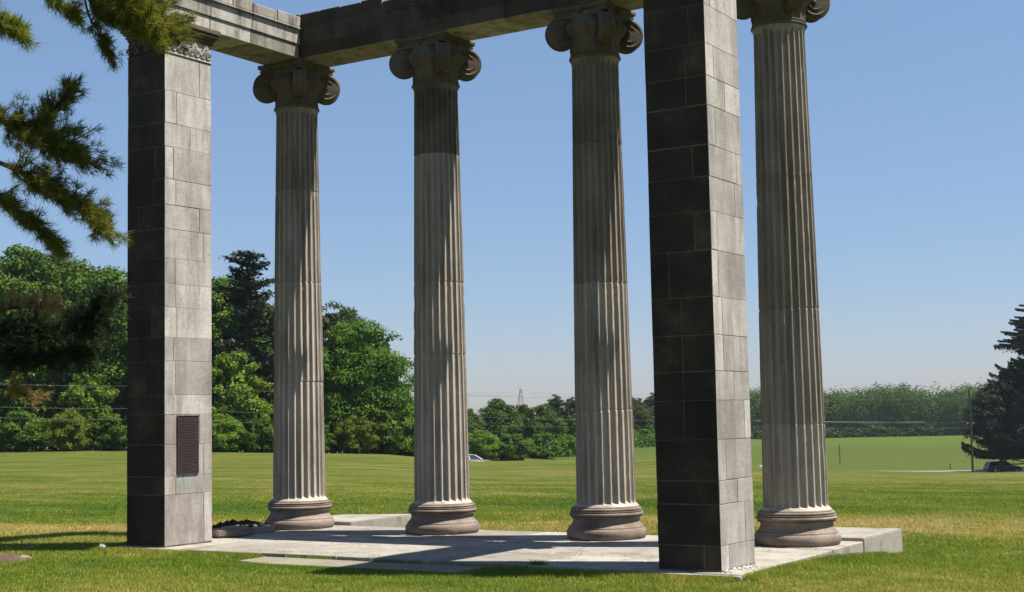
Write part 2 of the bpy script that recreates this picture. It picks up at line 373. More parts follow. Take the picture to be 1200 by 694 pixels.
def ground(X, Y):
    X = np.asarray(X, float); Y = np.asarray(Y, float); sh = X.shape; X = X.ravel(); Y = Y.ravel()
    dx = X-CAM[0]; dy = Y-CAM[1]; dep = dx*FH[0]+dy*FH[1]; q = dx*RH[0]+dy*RH[1]
    az = np.arctan2(q, np.maximum(dep, .01)); az = np.clip(az, TU[0], TU[-1])
    dd = np.where(dep > 0, dep, 0)
    Z = hermite(dd)
    i = np.clip(np.searchsorted(TU, az, side='right')-1, 0, len(TU)-2); s = (az-TU[i])/(TU[i+1]-TU[i])
    ar = np.arange(len(dd)); far = Z[i, ar]*(1-s)+Z[i+1, ar]*s
    near = -.055+.035*sstep(7.6, 8.3, X)*sstep(-3.6, -3.0, Y)*(1-sstep(9, 11, X)) - .05*sstep(-2.5, 1, Y) - .12*sstep(6.5, 8.6, X)*sstep(-1.3, 2.1, Y)
    bumpy = .012*np.sin(X*1.3+.4)*np.sin(Y*1.1)+.02*np.sin(X*.31+1)*np.sin(Y*.27+2)
    on_pad = (sstep(-1.2, -.2, X)*(1-sstep(8.4, 9.4, X)))*(sstep(-4.6, -3.4, Y)*(1-sstep(1.5, 3, Y)))
    far_w = sstep(60, 200, dd)
    z = near+far+bumpy*(1-on_pad)+far_w*.12*np.sin(X*.05)*np.sin(Y*.043+1)*(1-sstep(250, 500, dd))
    return z.reshape(sh)
def gz(x, y): return float(ground(np.array([x]), np.array([y]))[0])
def gpt(u, d):
    """ground point at bearing of photo column u and depth d"""
    q = (u-600)/F_PX*d; p = CAM[:2]+FH*d+RH*q; return float(p[0]), float(p[1]), gz(p[0], p[1])

azs = np.concatenate([np.linspace(-math.pi, -.5, 40)[:-1], np.linspace(-.5, .5, 241), np.linspace(.5, math.pi, 40)[1:-1]])
rs = np.concatenate([[0.5], np.linspace(3, 32, 140), np.geomspace(33, 260, 150), np.geomspace(270, 5000, 50)])
A, Rr = np.meshgrid(azs, rs)
GX = CAM[0]+Rr*(np.cos(A)*FH[0]+np.sin(A)*RH[0]); GY = CAM[1]+Rr*(np.cos(A)*FH[1]+np.sin(A)*RH[1])
GZ = ground(GX, GY)
na, nr = len(azs), len(rs)
V = np.stack([GX, GY, GZ], -1).reshape(-1, 3)
Fc = [(i*na+j, i*na+(j+1) % na, (i+1)*na+(j+1) % na, (i+1)*na+j) for i in range(nr-1) for j in range(na)]
V = np.vstack([V, [[CAM[0], CAM[1], gz(CAM[0], CAM[1])]]]); c0 = len(V)-1
Fc += [(c0, (j+1) % na, j) for j in range(na)]
g = MB(); g.add(V, [f[::-1] for f in Fc]); go = g.obj('ground', M_ground, smooth=True)
go['kind'] = 'structure'; go['label'] = 'wide mown meadow of green and straw coloured grass'

# road in the dip
def ribbon(path, halfw, lift):
    path = np.array(path); tg = np.gradient(path, axis=0); tg /= np.linalg.norm(tg, axis=1)[:, None]
    nn = np.stack([-tg[:, 1], tg[:, 0]], 1); cols = []
    for s in np.linspace(-halfw, halfw, 7):
        p = path+nn*s; cols.append(np.stack([p[:, 0], p[:, 1], ground(p[:, 0], p[:, 1])+lift], 1))
    V = np.stack(cols, 1).reshape(-1, 3); k = 7
    return V, [(i*k+j, i*k+j+1, (i+1)*k+j+1, (i+1)*k+j) for i in range(len(path)-1) for j in range(k-1)]
rp = []
for u, d in [(380, 138), (450, 142), (557, 151), (660, 160), (760, 168), (900, 180), (1000, 187), (1150, 194), (1300, 201), (1500, 212)]:
    x, y, z = gpt(u, d); rp.append((x, y))
rp = np.array(rp); tt = np.linspace(0, len(rp)-1, 160)
rp = np.stack([np.interp(tt, np.arange(len(rp)), rp[:, k]) for k in (0, 1)], 1)
rv, rf = ribbon(rp, 3.0, .03); m_ = MB(); m_.add(rv, rf); ro = m_.obj('road', M_road, smooth=True); ro['kind'] = 'structure'
ro['label'] = 'narrow grey country road beyond the meadow'

# ------------------------------------------------------------------ colonnade dimensions
S, D = 2.5273, 3.0211
PX = 0.3792; PA, PB = .6798, .8393
RB, RT = .3765, .3018

# -- platform
pf = MB()
r_ = random.Random(3)
def slab_grid(x0, x1, y0, y1, zt, zb, nx, ny, jit=.004):
    ys = np.linspace(y0, y1, ny+1)
    for j in range(ny):
        xs = list(np.linspace(x0, x1, nx+1)); 
        for k in range(1, nx): xs[k] += r_.uniform(-.2, .2)
        for i in range(nx):
            dz = r_.uniform(-jit, jit)
            pf.box(xs[i]+.005, xs[i+1]-.005, ys[j]+.005, ys[j+1]-.005, zb, zt+dz, r_.random(), .008)
slab_grid(-.42, 8.2, -3.12, -2.0, -.012, -.30, 7, 1)
slab_grid(-.42, 8.2, -2.0, -1.0, -.014, -.30, 6, 1)
slab_grid(-.42, 8.2, -1.0, -.52, -.012, -.30, 5, 1)
slab_grid(-.60, 8.2, -.52, .52, -.003, -.30, 8, 1, .002)
pf.box(-.40, 8.18, -3.08, .50, -.34, -.05, .2)
pf.obj('stone_platform', M_slab)
bpy.data.objects['stone_platform']['kind'] = 'structure'
bpy.data.objects['stone_platform']['label'] = 'pale marble paved platform carrying the colonnade'
def slab_thing(name, poly, z0, z1, m, label, cat, group=None, bev=.012):
    bm = bmesh.new(); vs = [bm.verts.new((x, y, z0)) for x, y in poly]; f = bm.faces.new(vs)
    r = bmesh.ops.extrude_face_region(bm, geom=[f])
    for q in r['geom']:
        if isinstance(q, bmesh.types.BMVert): q.co.z = z1
    bmesh.ops.recalc_face_normals(bm, faces=bm.faces[:])
    bmesh.ops.bevel(bm, geom=bm.edges[:], offset=bev, segments=2, affect='EDGES')
    b = MB(); b.bm(bm, .6); o = b.obj(name, m); return tag(o, label, cat, group)
slab_thing('corner_slab', [(7.22, .5215), (8.203, .5215), (8.2, 2.02), (7.2, 1.98)], -.4, .035, M_slab, 'thick marble foundation slab at the right rear corner behind the fourth column', 'slab', 'foundation slabs behind the colonnade')
slab_thing('corner_slab', [(-.72, .53), (.52, .53), (.42, 2.25), (-.7, 1.8)], -.4, .05, M_slab, 'marble foundation slab behind and right of the first column', 'slab', 'foundation slabs behind the colonnade')
slab_thing('step_slab', [(2.15, -3.15), (5.3, -3.15), (5.3, -3.72), (2.75, -3.82), (2.2, -3.66)], -.3, -.048, M_step, 'low weathered step slab in the grass in front of the platform', 'slab')
slab_thing('footing_slab', [(7.2, -3.24), (8.26, -3.26), (8.25, -3.13), (7.2, -3.13)], -.3, -.02, M_slab, 'thin white footing slab showing in front of the right pier', 'slab', 'pier footing slabs')
slab_thing('footing_slab', [(-.44, -3.2), (.9, -3.2), (.9, -3.13), (-.44, -3.13)], -.3, -.02, M_slab, 'thin white footing slab showing in front of the left pier', 'slab', 'pier footing slabs')

# -- columns
def shaft_mesh(joints, tones, seed):
    rr = np.random.default_rng(seed)
    z0, z1 = .40, 6.12; nf = 24; per = 16; n = nf*per
    a = (np.arange(n)+.0)/n*2*math.pi
    ph = (np.arange(n) % per)/per                     # 0..1 within a flute
    fil = .13
    x = np.clip((ph-fil)/(1-fil), 0, 1)
    flute = np.sqrt(np.clip(1-(2*x-1)**2, 0, 1)); flute[ph < fil] = 0
    js = sorted(joints)
    zs = [z0, z0+.012, z0+.024, z0+.030, z0+.036, z0+.044, z0+.054, z0+.066, z0+.08, z0+.1]
    zs += list(np.linspace(z0+.3, z1-.25, 60)); zs += [z1-.16, z1-.13, z1-.11, z1-.09, z1-.07, z1-.05, z1-.03, z1]
    for j in js: zs += [j-.012, j-.005, j+.005, j+.012]
    zs = np.array(sorted(zs))
    V = []; T = []
    chip = rr.normal(0, 1, (len(zs), nf))
    drum_off = {k: rr.uniform(-.003, .003, 2) for k in range(len(js)+1)}
    for i, z in enumerate(zs):
        s = (z-z0)/(z1-z0)
        r = RB+(RT-RB)*(s**1.25)
        if z < z0+.055: r += .034*(1-(z-z0)/.055)**2
        if z > z1-.10: r += .018*((z-z1+.10)/.10)**2
        # flute ends
        lo = np.clip((z-(z0+.028))/.05, 0, 1); hi = np.clip((z1-.06-z)/.09, 0, 1)
        dp = .044*(r/RB)*math.sqrt(max(0, 1-(1-lo)**2))*math.sqrt(max(0, 1-(1-hi)**2))
        rad = r-dp*flute
        jd = min([abs(z-j) for j in js]+[1])
        if jd < .006: rad = rad-.006
        edge = np.repeat(chip[i], per); e = (flute == 0)
        big = (edge > 2.0)*.006+np.where(edge > 1, .0012, 0)
        if jd < .02: big = big+(edge > .6)*.008
        rad = rad-np.where(e, big, 0)
        k = sum(z > j for j in js); ox, oy = drum_off[k]
        V.append(np.stack([rad*np.cos(a)+ox, rad*np.sin(a)+oy, np.full(n, z)], 1))
    V = np.concatenate(V); Fc = []
    for i in range(len(zs)-1):
        k = sum((zs[i]+zs[i+1])/2 > j for j in js); tn = tones[min(k, len(tones)-1)]
        for j in range(n): Fc.append((i*n+j, i*n+(j+1) % n, (i+1)*n+(j+1) % n, (i+1)*n+j)); T.append(tn)
    b = MB(); b.add(V, Fc, T)
    return b.mesh('shaft', M_col, auto=26)
def base_mesh():
    pr = [(.475, 0)]+[(.470+.034*math.cos(q), .064+.064*math.sin(q)) for q in np.linspace(-1.35, 1.40, 12)]
    pr += [(.474, .132), (.474, .144), (.466, .146)]
    pr += [(.452, .160), (.436, .180), (.424, .204), (.419, .225), (.421, .243), (.430, .256), (.430, .260)]
    pr += [(.452, .262), (.452, .272), (.440, .274), (.440, .280)]+[(.448+.020*math.cos(q), .303+.021*math.sin(q)) for q in np.linspace(-1.3, 1.3, 8)]
    pr += [(.442, .326), (.442, .333), (.456, .335), (.456, .343), (.442, .345), (.442, .350)]+[(.434+.014*math.cos(q), .364+.012*math.sin(q)) for q in np.linspace(-1.3, 1.3, 6)]+[(.424, .379), (.424, .388), (.412, .398), (.30, .404)]
    b = MB(); rr = np.random.default_rng(5)
    def rf(r, z, a): return r+.0018*np.sin(a*7+z*9)+.0012*np.sin(a*17-z*23)
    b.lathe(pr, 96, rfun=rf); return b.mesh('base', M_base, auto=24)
def spiral_relief(b, c, ax, R0, side, thick):
    """flat scroll: coil tube on the face of a volute disc; ax = in-plane horizontal unit vector, side = face normal"""
    pts = []; 
    for k in range(70):
        th = -math.pi/2+math.pi+k/69*2*math.pi*2.2; rr = (R0-.014)*(1-k/69*.80)
        pts.append(c+side*thick+ax*(rr*math.cos(th))*(-1)+np.array([0, 0, rr*math.sin(th)]))
    b.tube(pts, np.linspace(.021, .010, 70), 6)
def capital():
    root_parts = []
    b = MB()
    # astragal, neck, echinus
    pr = [(.30, 6.115), (.328, 6.118), (.336, 6.128), (.336, 6.142), (.326, 6.15), (.310, 6.155), (.310, 6.165), (.322, 6.172), (.322, 6.184), (.305, 6.19), (.303, 6.22), (.306, 6.28), (.315, 6.34), (.335, 6.40), (.37, 6.44), (.40, 6.48), (.405, 6.52), (.38, 6.56), (.36, 6.62), (.36, 6.70), (.2, 6.70)]
    def rf(r, z, a):
        if 6.2 < z < 6.38: return r+.014*np.maximum(0, np.sin(a*16+z*6))+.006*np.sin(a*32+z*40)
        if 6.38 < z < 6.54: return r+.022*np.abs(np.sin(a*10))
        return r*np.ones_like(a)
    prd = []
    for (r0, z0), (r1, z1) in zip(pr[:-1], pr[1:]):
        k = max(1, int((z1-z0)/.02)); prd += [(r0+(r1-r0)*q/k, z0+(z1-z0)*q/k) for q in range(k)]
    prd.append(pr[-1]); b.lathe(prd, 160, rfun=rf)
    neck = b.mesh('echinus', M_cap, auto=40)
    # palmette relief on the neck
    # abacus: concave sides, clipped corners, moulded in three steps
    b = MB()
    def outline(h, n=14):
        P = []
        for q in range(4):
            a0 = q*math.pi/2
            for k in range(n+1):
                s = -1+2*k/n; x = h*.94*s; y = -h+.05*(1-s*s)
                P.append((x*math.cos(a0)-y*math.sin(a0), x*math.sin(a0)+y*math.cos(a0)))
        return P
    lev = [(.375, 6.655), (.385, 6.67), (.395, 6.70), (.382, 6.703), (.382, 6.717), (.40, 6.725), (.415, 6.745), (.415, 6.775), (.405, 6.786)]
    V = []; 
    for h, z in lev: V += [(x, y, z) for x, y in outline(h)]
    n = len(outline(.5)); Fc = []
    for i in range(len(lev)-1):
        for j in range(n): Fc.append((i*n+j, i*n+(j+1) % n, (i+1)*n+(j+1) % n, (i+1)*n+j))
    Fc += [tuple(range(n))[::-1], tuple(range((len(lev)-1)*n, len(lev)*n))]
    b.add(V, Fc)
    # small flower in the middle of each side
    for q in range(4):
        a0 = q*math.pi/2; c = np.array([math.cos(a0), math.sin(a0), 0])*.365+np.array([0, 0, 6.70])
        for k in range(5):
            th = k*2*math.pi/5; tv = np.array([-math.sin(a0), math.cos(a0), 0])
            bm = bmesh.new(); bmesh.ops.create_icosphere(bm, subdivisions=1, radius=.022)
            cc = c+tv*.028*math.cos(th)+np.array([0, 0, .028*math.sin(th)])
            for v_ in bm.verts: v_.co = v_.co+Vector(cc)
            b.bm(bm)
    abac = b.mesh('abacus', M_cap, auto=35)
    vols = []
    for q in range(4):
        a0 = math.pi/4+q*math.pi/2; ax = np.array([math.cos(a0), math.sin(a0), 0]); sd_ = np.array([-math.sin(a0), math.cos(a0), 0])
        b = MB(); R0 = .205; c = ax*.435+np.array([0, 0, 6.455])
        # scroll body: disc waisted in the middle like a bolster end, wider at the outside
        th = np.linspace(0, 2*math.pi, 41)[:-1]; prof = [(-.075, R0*.5), (-.075, R0*.97), (-.068, R0), (-.045, R0), (-.04, R0*.93), (-.012, R0*.91), (.012, R0*.91), (.04, R0*.93), (.045, R0), (.068, R0), (.075, R0*.97), (.075, R0*.5)]
        V = []
        for s_, r_0 in prof:
            for t_ in th:
                # spiral outline: radius a little larger where the band leaves to the abacus
                rr = r_0
                V.append(c+sd_*s_*(1+.25*(math.cos(t_)))+ax*rr*math.cos(t_)+np.array([0, 0, rr*math.sin(t_)*1.05]))
        n = len(th); Fc = []
        for i in range(len(prof)-1):
            for j in range(n): Fc.append((i*n+j, i*n+(j+1) % n, (i+1)*n+(j+1) % n, (i+1)*n+j))
        Fc += [tuple(range(n))[::-1], tuple(range((len(prof)-1)*n, len(prof)*n))]
        b.add(V, Fc)
        spiral_relief(b, c, ax, R0, sd_, .078); spiral_relief(b, c, ax, R0, -sd_, .078)
        # eye bosses
        for s_ in (-1, 1):
            bm = bmesh.new(); bmesh.ops.create_icosphere(bm, subdivisions=2, radius=.03)
            for v_ in bm.verts: v_.co = v_.co+Vector(c+sd_*s_*.078)
            b.bm(bm)
        # band that climbs from the scroll to the abacus centre
        for s_ in (-1, 1):
            pts = []
            for k in range(12):
                s = k/11; base = c*(1-s)+(ax*.20+sd_*s_*.22)*s; zz = 6.455+R0*.95-.01*s
                pts.append(np.array([base[0]+sd_[0]*s_*.05*(1-s), base[1]+sd_[1]*s_*.05*(1-s), zz]))
            b.tube(pts, np.linspace(.03, .03, 12), 8)
        vols.append(b.mesh('volute', M_cap, auto=28))
    return neck, abac, vols
base_me = base_mesh(); neck_me, abac_me, vol_mes = capital()
col_labels = ['fluted column farthest left, under the corner where the two beams meet',
              'second fluted column from the left, with a darker upper drum',
              'third fluted column, standing just left of the right pier',
              'fluted column farthest right, standing behind the right pier']
drums = [([3.54, 2.1, 4.9], [.8, .7, .45, .15]), ([5.15, 3.38, 2.4], [.8, .6, .5, -.45]), ([5.0, 3.2, 1.6], [.75, .65, .1, -.1]), ([4.3, 2.74, 1.39], [.85, .4, .3, .4])]
for i in range(4):
    t = empty('ionic_column', (i*S, 0, 0), col_labels[i], 'column', 'fluted columns of the colonnade')
    link('base', base_me, t)
    sh = link('shaft', shaft_mesh(drums[i][0], drums[i][1], 10+i), t); sh.rotation_euler = (0, 0, .06*i)
    cp = bpy.data.objects.new('capital', neck_me); COL.objects.link(cp); cp.parent = t
    link('abacus', abac_me, cp)
    for vm in vol_mes: link('volute', vm, cp)

# -- piers of coursed blocks
def scroll_relief(b, O, ax, nn, width, z0, z1):
    """carved leaf and scroll frieze: S-curls and palmettes standing proud of the face"""
    n = 4; wd = width/n; h = z1-z0; up_ = np.array([0, 0, 1.])
    for k in range(n):
        cx = (k+.5)*wd
        for sgn in (-1, 1):
            pts = []
            for q in range(26):
                th = q/25*3.6*math.pi; rr = .052*(1-q/25*.8)
                pts.append(O+ax*(cx+sgn*(.052+rr*math.cos(th)))+up_*(z0+h*.36+rr*math.sin(th))+nn*.012)
            b.tube(pts, np.linspace(.012, .006, 26), 5)
            pts = [O+ax*(cx+sgn*(.06-.07*s))+up_*(z0+h*(.5+.42*s))+nn*.014 for s in np.linspace(0, 1, 6)]
            b.tube(pts, np.linspace(.012, .018, 6), 5)
        for q in range(5):
            th = (q-2)*.5
            pts = [O+ax*(cx+math.sin(th)*s*.085)+up_*(z0+h*.50+math.cos(th)*s*h*.42)+nn*.014 for s in np.linspace(.1, 1, 5)]
            b.tube(pts, np.array([.004, .010, .014, .014, .006]), 5)
    for zz, rr in ((z0+.008, .012), (z1-.01, .008)):
        b.tube([O+up_*zz+nn*.006, O+ax*width+up_*zz+nn*.006], rr, 6)
def pier(k, courses, label, plaque):
    ox = k*3*S; X1 = PX; X0 = PX-PA; Y0 = -D; Y1 = -D+PB
    t = empty('stone_pier', (ox, 0, 0), label, 'pier', 'square corner piers of the colonnade')
    rr = random.Random(20+k); b = MB()
    zs = [0]+sorted(courses)
    if zs[-1] < 6.3: zs += [5.66, 6.0, 6.33]
    for i in range(len(zs)-1):
        z0, z1 = zs[i]+.0017, zs[i+1]-.0017
        # plan split: a narrow front quoin and one or two blocks behind it
        ysp = Y0+rr.choice([.15, .19, .21, .45, .62, .69]); xsp = X0+rr.choice([.2, .33, .45, .5])
        g_ = .0016
        recess = plaque and (.86 < (z0+z1)/2 < 1.66)
        cells = [(X0, xsp, Y0, Y1), (xsp, X1, Y0, ysp), (xsp, X1, ysp, Y1)]
        if rr.random() < .35: cells = [(X0, X1, Y0, ysp), (X0, X1, ysp, Y1)]
        for (a, b_, c, d) in cells:
            o = [rr.uniform(-.0015, .0015) for _ in range(4)]
            b.box(a+(.0016 if a > X0 else o[0]), b_-(.0016 if b_ < X1 else o[1]), c+(.0016 if c > Y0 else o[2]), d-(.0016 if d < Y1 else o[3]), z0, z1, rr.random(), rr.choice([.0015, .002, .002, .003, .006]))
    b.obj('shaft', M_pier, t)
    b = MB(); b.box(X0+.0022, X1-.0022, Y0+.0022, Y1-.0022, -.02, 6.33, .5); b.obj('mortar', M_mortar, t)
    # necking frieze and moulded cap
    b = MB(); b.box(X0+.004, X1-.004, Y0+.004, Y1-.004, 6.335, 6.575, .5, .004)
    scroll_relief(b, np.array([X1-.004, Y0, 0]), np.array([0, 1., 0]), np.array([1., 0, 0]), PB, 6.335, 6.575)
    scroll_relief(b, np.array([X0, Y0+.004, 0]), np.array([1., 0, 0]), np.array([0, -1., 0]), PA, 6.335, 6.575)
    b.obj('carved_frieze', M_pier, t, auto=40)
    b = MB()
    for (e, z0, z1) in ((.012, 6.577, 6.60), (.03, 6.602, 6.628), (.018, 6.63, 6.642), (.05, 6.644, 6.675), (.075, 6.677, 6.712), (.062, 6.714, 6.722), (.095, 6.724, 6.786)):
        b.box(X0-e, X1+e, Y0-e, Y1+e, z0, z1, .4, .006)
    b.box(X0, X1, Y0, Y1, 6.576, 6.786, .3)
    b.obj('cap_moulding', M_cap, t)
    if plaque:
        b = MB(); y0, y1, z0, z1 = -2.815, -2.437, .885, 1.64
        b.box(X1-.02, X1+.012, y0, y1, z0, z1, .5, .003)
        pl = b.obj('plaque', M_bronze, t); tag_ = pl
        b = MB(); e = .012
        for (a, b_, c, d) in ((y0, y1, z1-e, z1), (y0, y1, z0, z0+e), (y0, y0+e, z0+e, z1-e), (y1-e, y1, z0+e, z1-e)):
            b.box(X1+.0125, X1+.020, a, b_, c, d, .5, .002)
        b.obj('frame', M_bronze, pl)
        # raised lines of cast lettering, too small in the photo to read
        b = MB(); lr = random.Random(4); z = z1-.045
        nl = 0
        while z > z0+.03:
            y = y0+.03+ (lr.uniform(0, .05) if nl in (0, 12, 29) else 0); ye = y1-.03-(lr.uniform(.0, .1) if lr.random() < .25 else 0)
            while y < ye:
                wl = lr.uniform(.02, .06)
                b.box(X1+.0122, X1+.0165, y, min(y+wl, ye), z-.006, z+.004, .5); y += wl+.004
            z -= .0205; nl += 1
        b.obj('lettering', M_text, pl)
        b = MB(); b.add([(X1+.0035, -2.83, .885), (X1+.0035, -2.42, .885), (X1+.0035, -2.45, .45), (X1+.0035, -2.80, .45)], [(0, 3, 2, 1)])
        b.obj('verdigris_streak', M_verd, t)
    return t
c1 = [6.33, 5.84, 5.415, 5.106, 4.683, 4.35, 4.033, 3.655, 3.328, 3.026, 2.639, 2.337, 1.906, 1.654, 1.272, .87, .637]
c2 = [5.261, 4.929, 4.627, 4.222, 3.899, 3.552, 3.164, 2.694, 2.317, 1.952, 1.665, 1.277, .875, .641, .24]
pier(0, c1, 'square block pier on the left with a bronze plaque low on its sunlit side', True)
pier(1, c2, 'square block pier on the right, nearest to the camera, without a plaque', False)

# -- entablature beams: three stepped fasciae, long blocks with joints and a broken top
def beam(x0, x1, y0, y1, axis, cuts, seed, name, label, grow=(1, 1, 1, 1)):
    """grow: which of the sides -X,+X,-Y,+Y step outwards"""
    rr = random.Random(seed); b = MB()
    lev = [(6.790, 6.985, .0), (6.988, 7.195, .022), (7.198, 7.225, .060), (7.228, 7.43, .045)]
    for li, (z0, z1, e) in enumerate(lev):
        a, b_, c, d = x0-e*grow[0], x1+e*grow[1], y0-e*grow[2], y1+e*grow[3]
        cc = sorted(cuts); lo, hi = (a, b_) if axis == 0 else (c, d); seq = [lo]+[q for q in cc if lo < q < hi]+[hi]
        for k in range(len(seq)-1):
            s0, s1 = seq[k]+(.003 if k else 0), seq[k+1]-(.003 if k < len(seq)-2 else 0)
            zz = z1+(rr.uniform(-.05, .03) if li == 3 else 0)
            if li == 3:     # ragged top: sub-blocks
                m_ = max(1, int((s1-s0)/.35)); e_ = np.linspace(s0, s1, m_+1)
                for q in range(m_):
                    z3 = zz+rr.uniform(-.035, .015)
                    bb = (e_[q], e_[q+1], c, d) if axis == 0 else (a, b_, e_[q], e_[q+1])
                    b.box(*bb, z0, z3, .3+.4*rr.random(), .012)
            else:
                bb = (s0, s1, c, d) if axis == 0 else (a, b_, s0, s1)
                b.box(*bb, z0, zz, rr.random(), .006)
    o = b.obj(name, M_beam); return tag(o, label, 'beam', 'stone beams of the colonnade')
YI, YO = -.385, .305
beam(-.31, 3*S+PX, YI, YO, 0, [1.9, S+.02, 3.9, 2*S-.05, 6.3], 1, 'architrave_beam', 'long stone beam laid over all four columns, its near face in shade', (1, 0, 0, 1))
beam(-.31, PX, -D-.03, YI-.004, 1, [-2.2, -1.4], 2, 'architrave_beam', 'stone beam from the left pier to the first column, sunlit with black streaks', (1, 1, 1, 0))
beam(3*S-.31, 3*S+PX, -D-.03, YI-.004, 1, [-2.0, -1.2], 3, 'architrave_beam', 'stone beam from the right pier to the fourth column, mostly cut off by the top edge', (1, 1, 1, 0))

# ------------------------------------------------------------------ stones in the grass
def rock(name, loc, size, m, label, seed, cat='rock', cut=.62):
    bm = bmesh.new(); bmesh.ops.create_icosphere(bm, subdivisions=3, radius=1)
    rr = np.random.default_rng(seed); ph = rr.uniform(0, 6, 9); dr = rr.normal(size=(9, 3))*1.6
    for v_ in bm.verts:
        c = np.array(v_.co); k = 1+.12*sum(math.sin(float(dr[i]@c)+ph[i]) for i in range(9))/2
        for i in range(4):
            nrm = dr[i]/np.linalg.norm(dr[i]); dd = float(nrm@c)*k
            if dd > cut: c = c-nrm*(dd-cut)*.92
        v_.co = Vector((c[0]*k*size[0], c[1]*k*size[1], c[2]*k*size[2]))
    b = MB(); b.bm(bm, .5); o = b.obj(name, m, auto=30); o.location = loc; return tag(o, label, cat)
def onz(u, v, z):
    d = fw + r2*(u-600)/F_PX - u2*(v-347)/F_PX; t = (z-CAM[2])/d[2]; return CAM+t*d
x, y, _ = onz(121, 645, -.05); rock('white_stone', (x, y, gz(x, y)+.045), (.065, .05, .07), M_white, 'small pale stone lying in the grass left of the left pier', 1)
x, y, _ = onz(6, 658, -.05); rock('brown_rock', (x+.02, y, gz(x, y)+.01), (.36, .22, .115), M_rock, 'dark brown rock half sunk in the grass at the lower left', 14, cut=.42)
x, y, _ = onz(31, 656, -.05); rock('pink_rock', (x, y, gz(x, y)+.01), (.12, .10, .075), M_base, 'small pinkish rock touching the right end of the dark brown rock', 15, cut=.45)
x, y, _ = onz(275, 645, -.05); rock('stone_chip', (x-.02, y, gz(x, y)+.01), (.10, .05, .022), M_white, 'flat pale chip in the grass in front of the left pier', 3)
# broken marble by the first column
m_ = MB(); rr = np.random.default_rng(12)
for k in range(130):
    bm = bmesh.new(); bmesh.ops.create_icosphere(bm, subdivisions=1, radius=rr.uniform(.05, .11))
    x = rr.uniform(-1.25, -.15); y = -.45+(x+.7)*-.25+rr.normal()*.14
    for v_ in bm.verts: v_.co = Vector((v_.co.x+x, v_.co.y+y, v_.co.z*.8+.0+rr.uniform(-.03, .04)))
    m_.bm(bm, rr.random())
tag(m_.obj('earth_mound', M_soil), 'low dark heap of soil and roots left of the first column base', 'soil heap')
slab_thing('broken_slab', [(-.38, -1.50), (.02, -1.72), (.22, -1.40), (.05, -1.02), (-.30, -1.05)], -.01, .085, M_base, 'broken reddish marble block lying between the left pier and the first column', 'marble block', bev=.02)
slab_thing('broken_slab', [(-.62, -1.0), (-.05, -.98), (.10, -.62), (-.35, -.42), (-.66, -.6)], -.02, .065, M_slab, 'broken pale slab lying behind the reddish marble block', 'marble block', bev=.015)
m_ = MB(); rr = np.random.default_rng(3)
for k in range(70):
    bm = bmesh.new(); bmesh.ops.create_cube(bm, size=rr.uniform(.005, .018))
    x = 3*S+PX+abs(rr.normal())*.06+.02; y = rr.uniform(-3.05, -2.3); a = Matrix.Rotation(rr.uniform(0, 3), 3, Vector(rr.normal(size=3)).normalized())
    for v_ in bm.verts: v_.co = a@v_.co+Vector((x, y, 0.0))
    m_.bm(bm, rr.random())
o = tag(m_.obj('stone_rubble', M_white), 'crumbs of white mortar at the foot of the right pier', 'rubble'); o['kind'] = 'stuff'

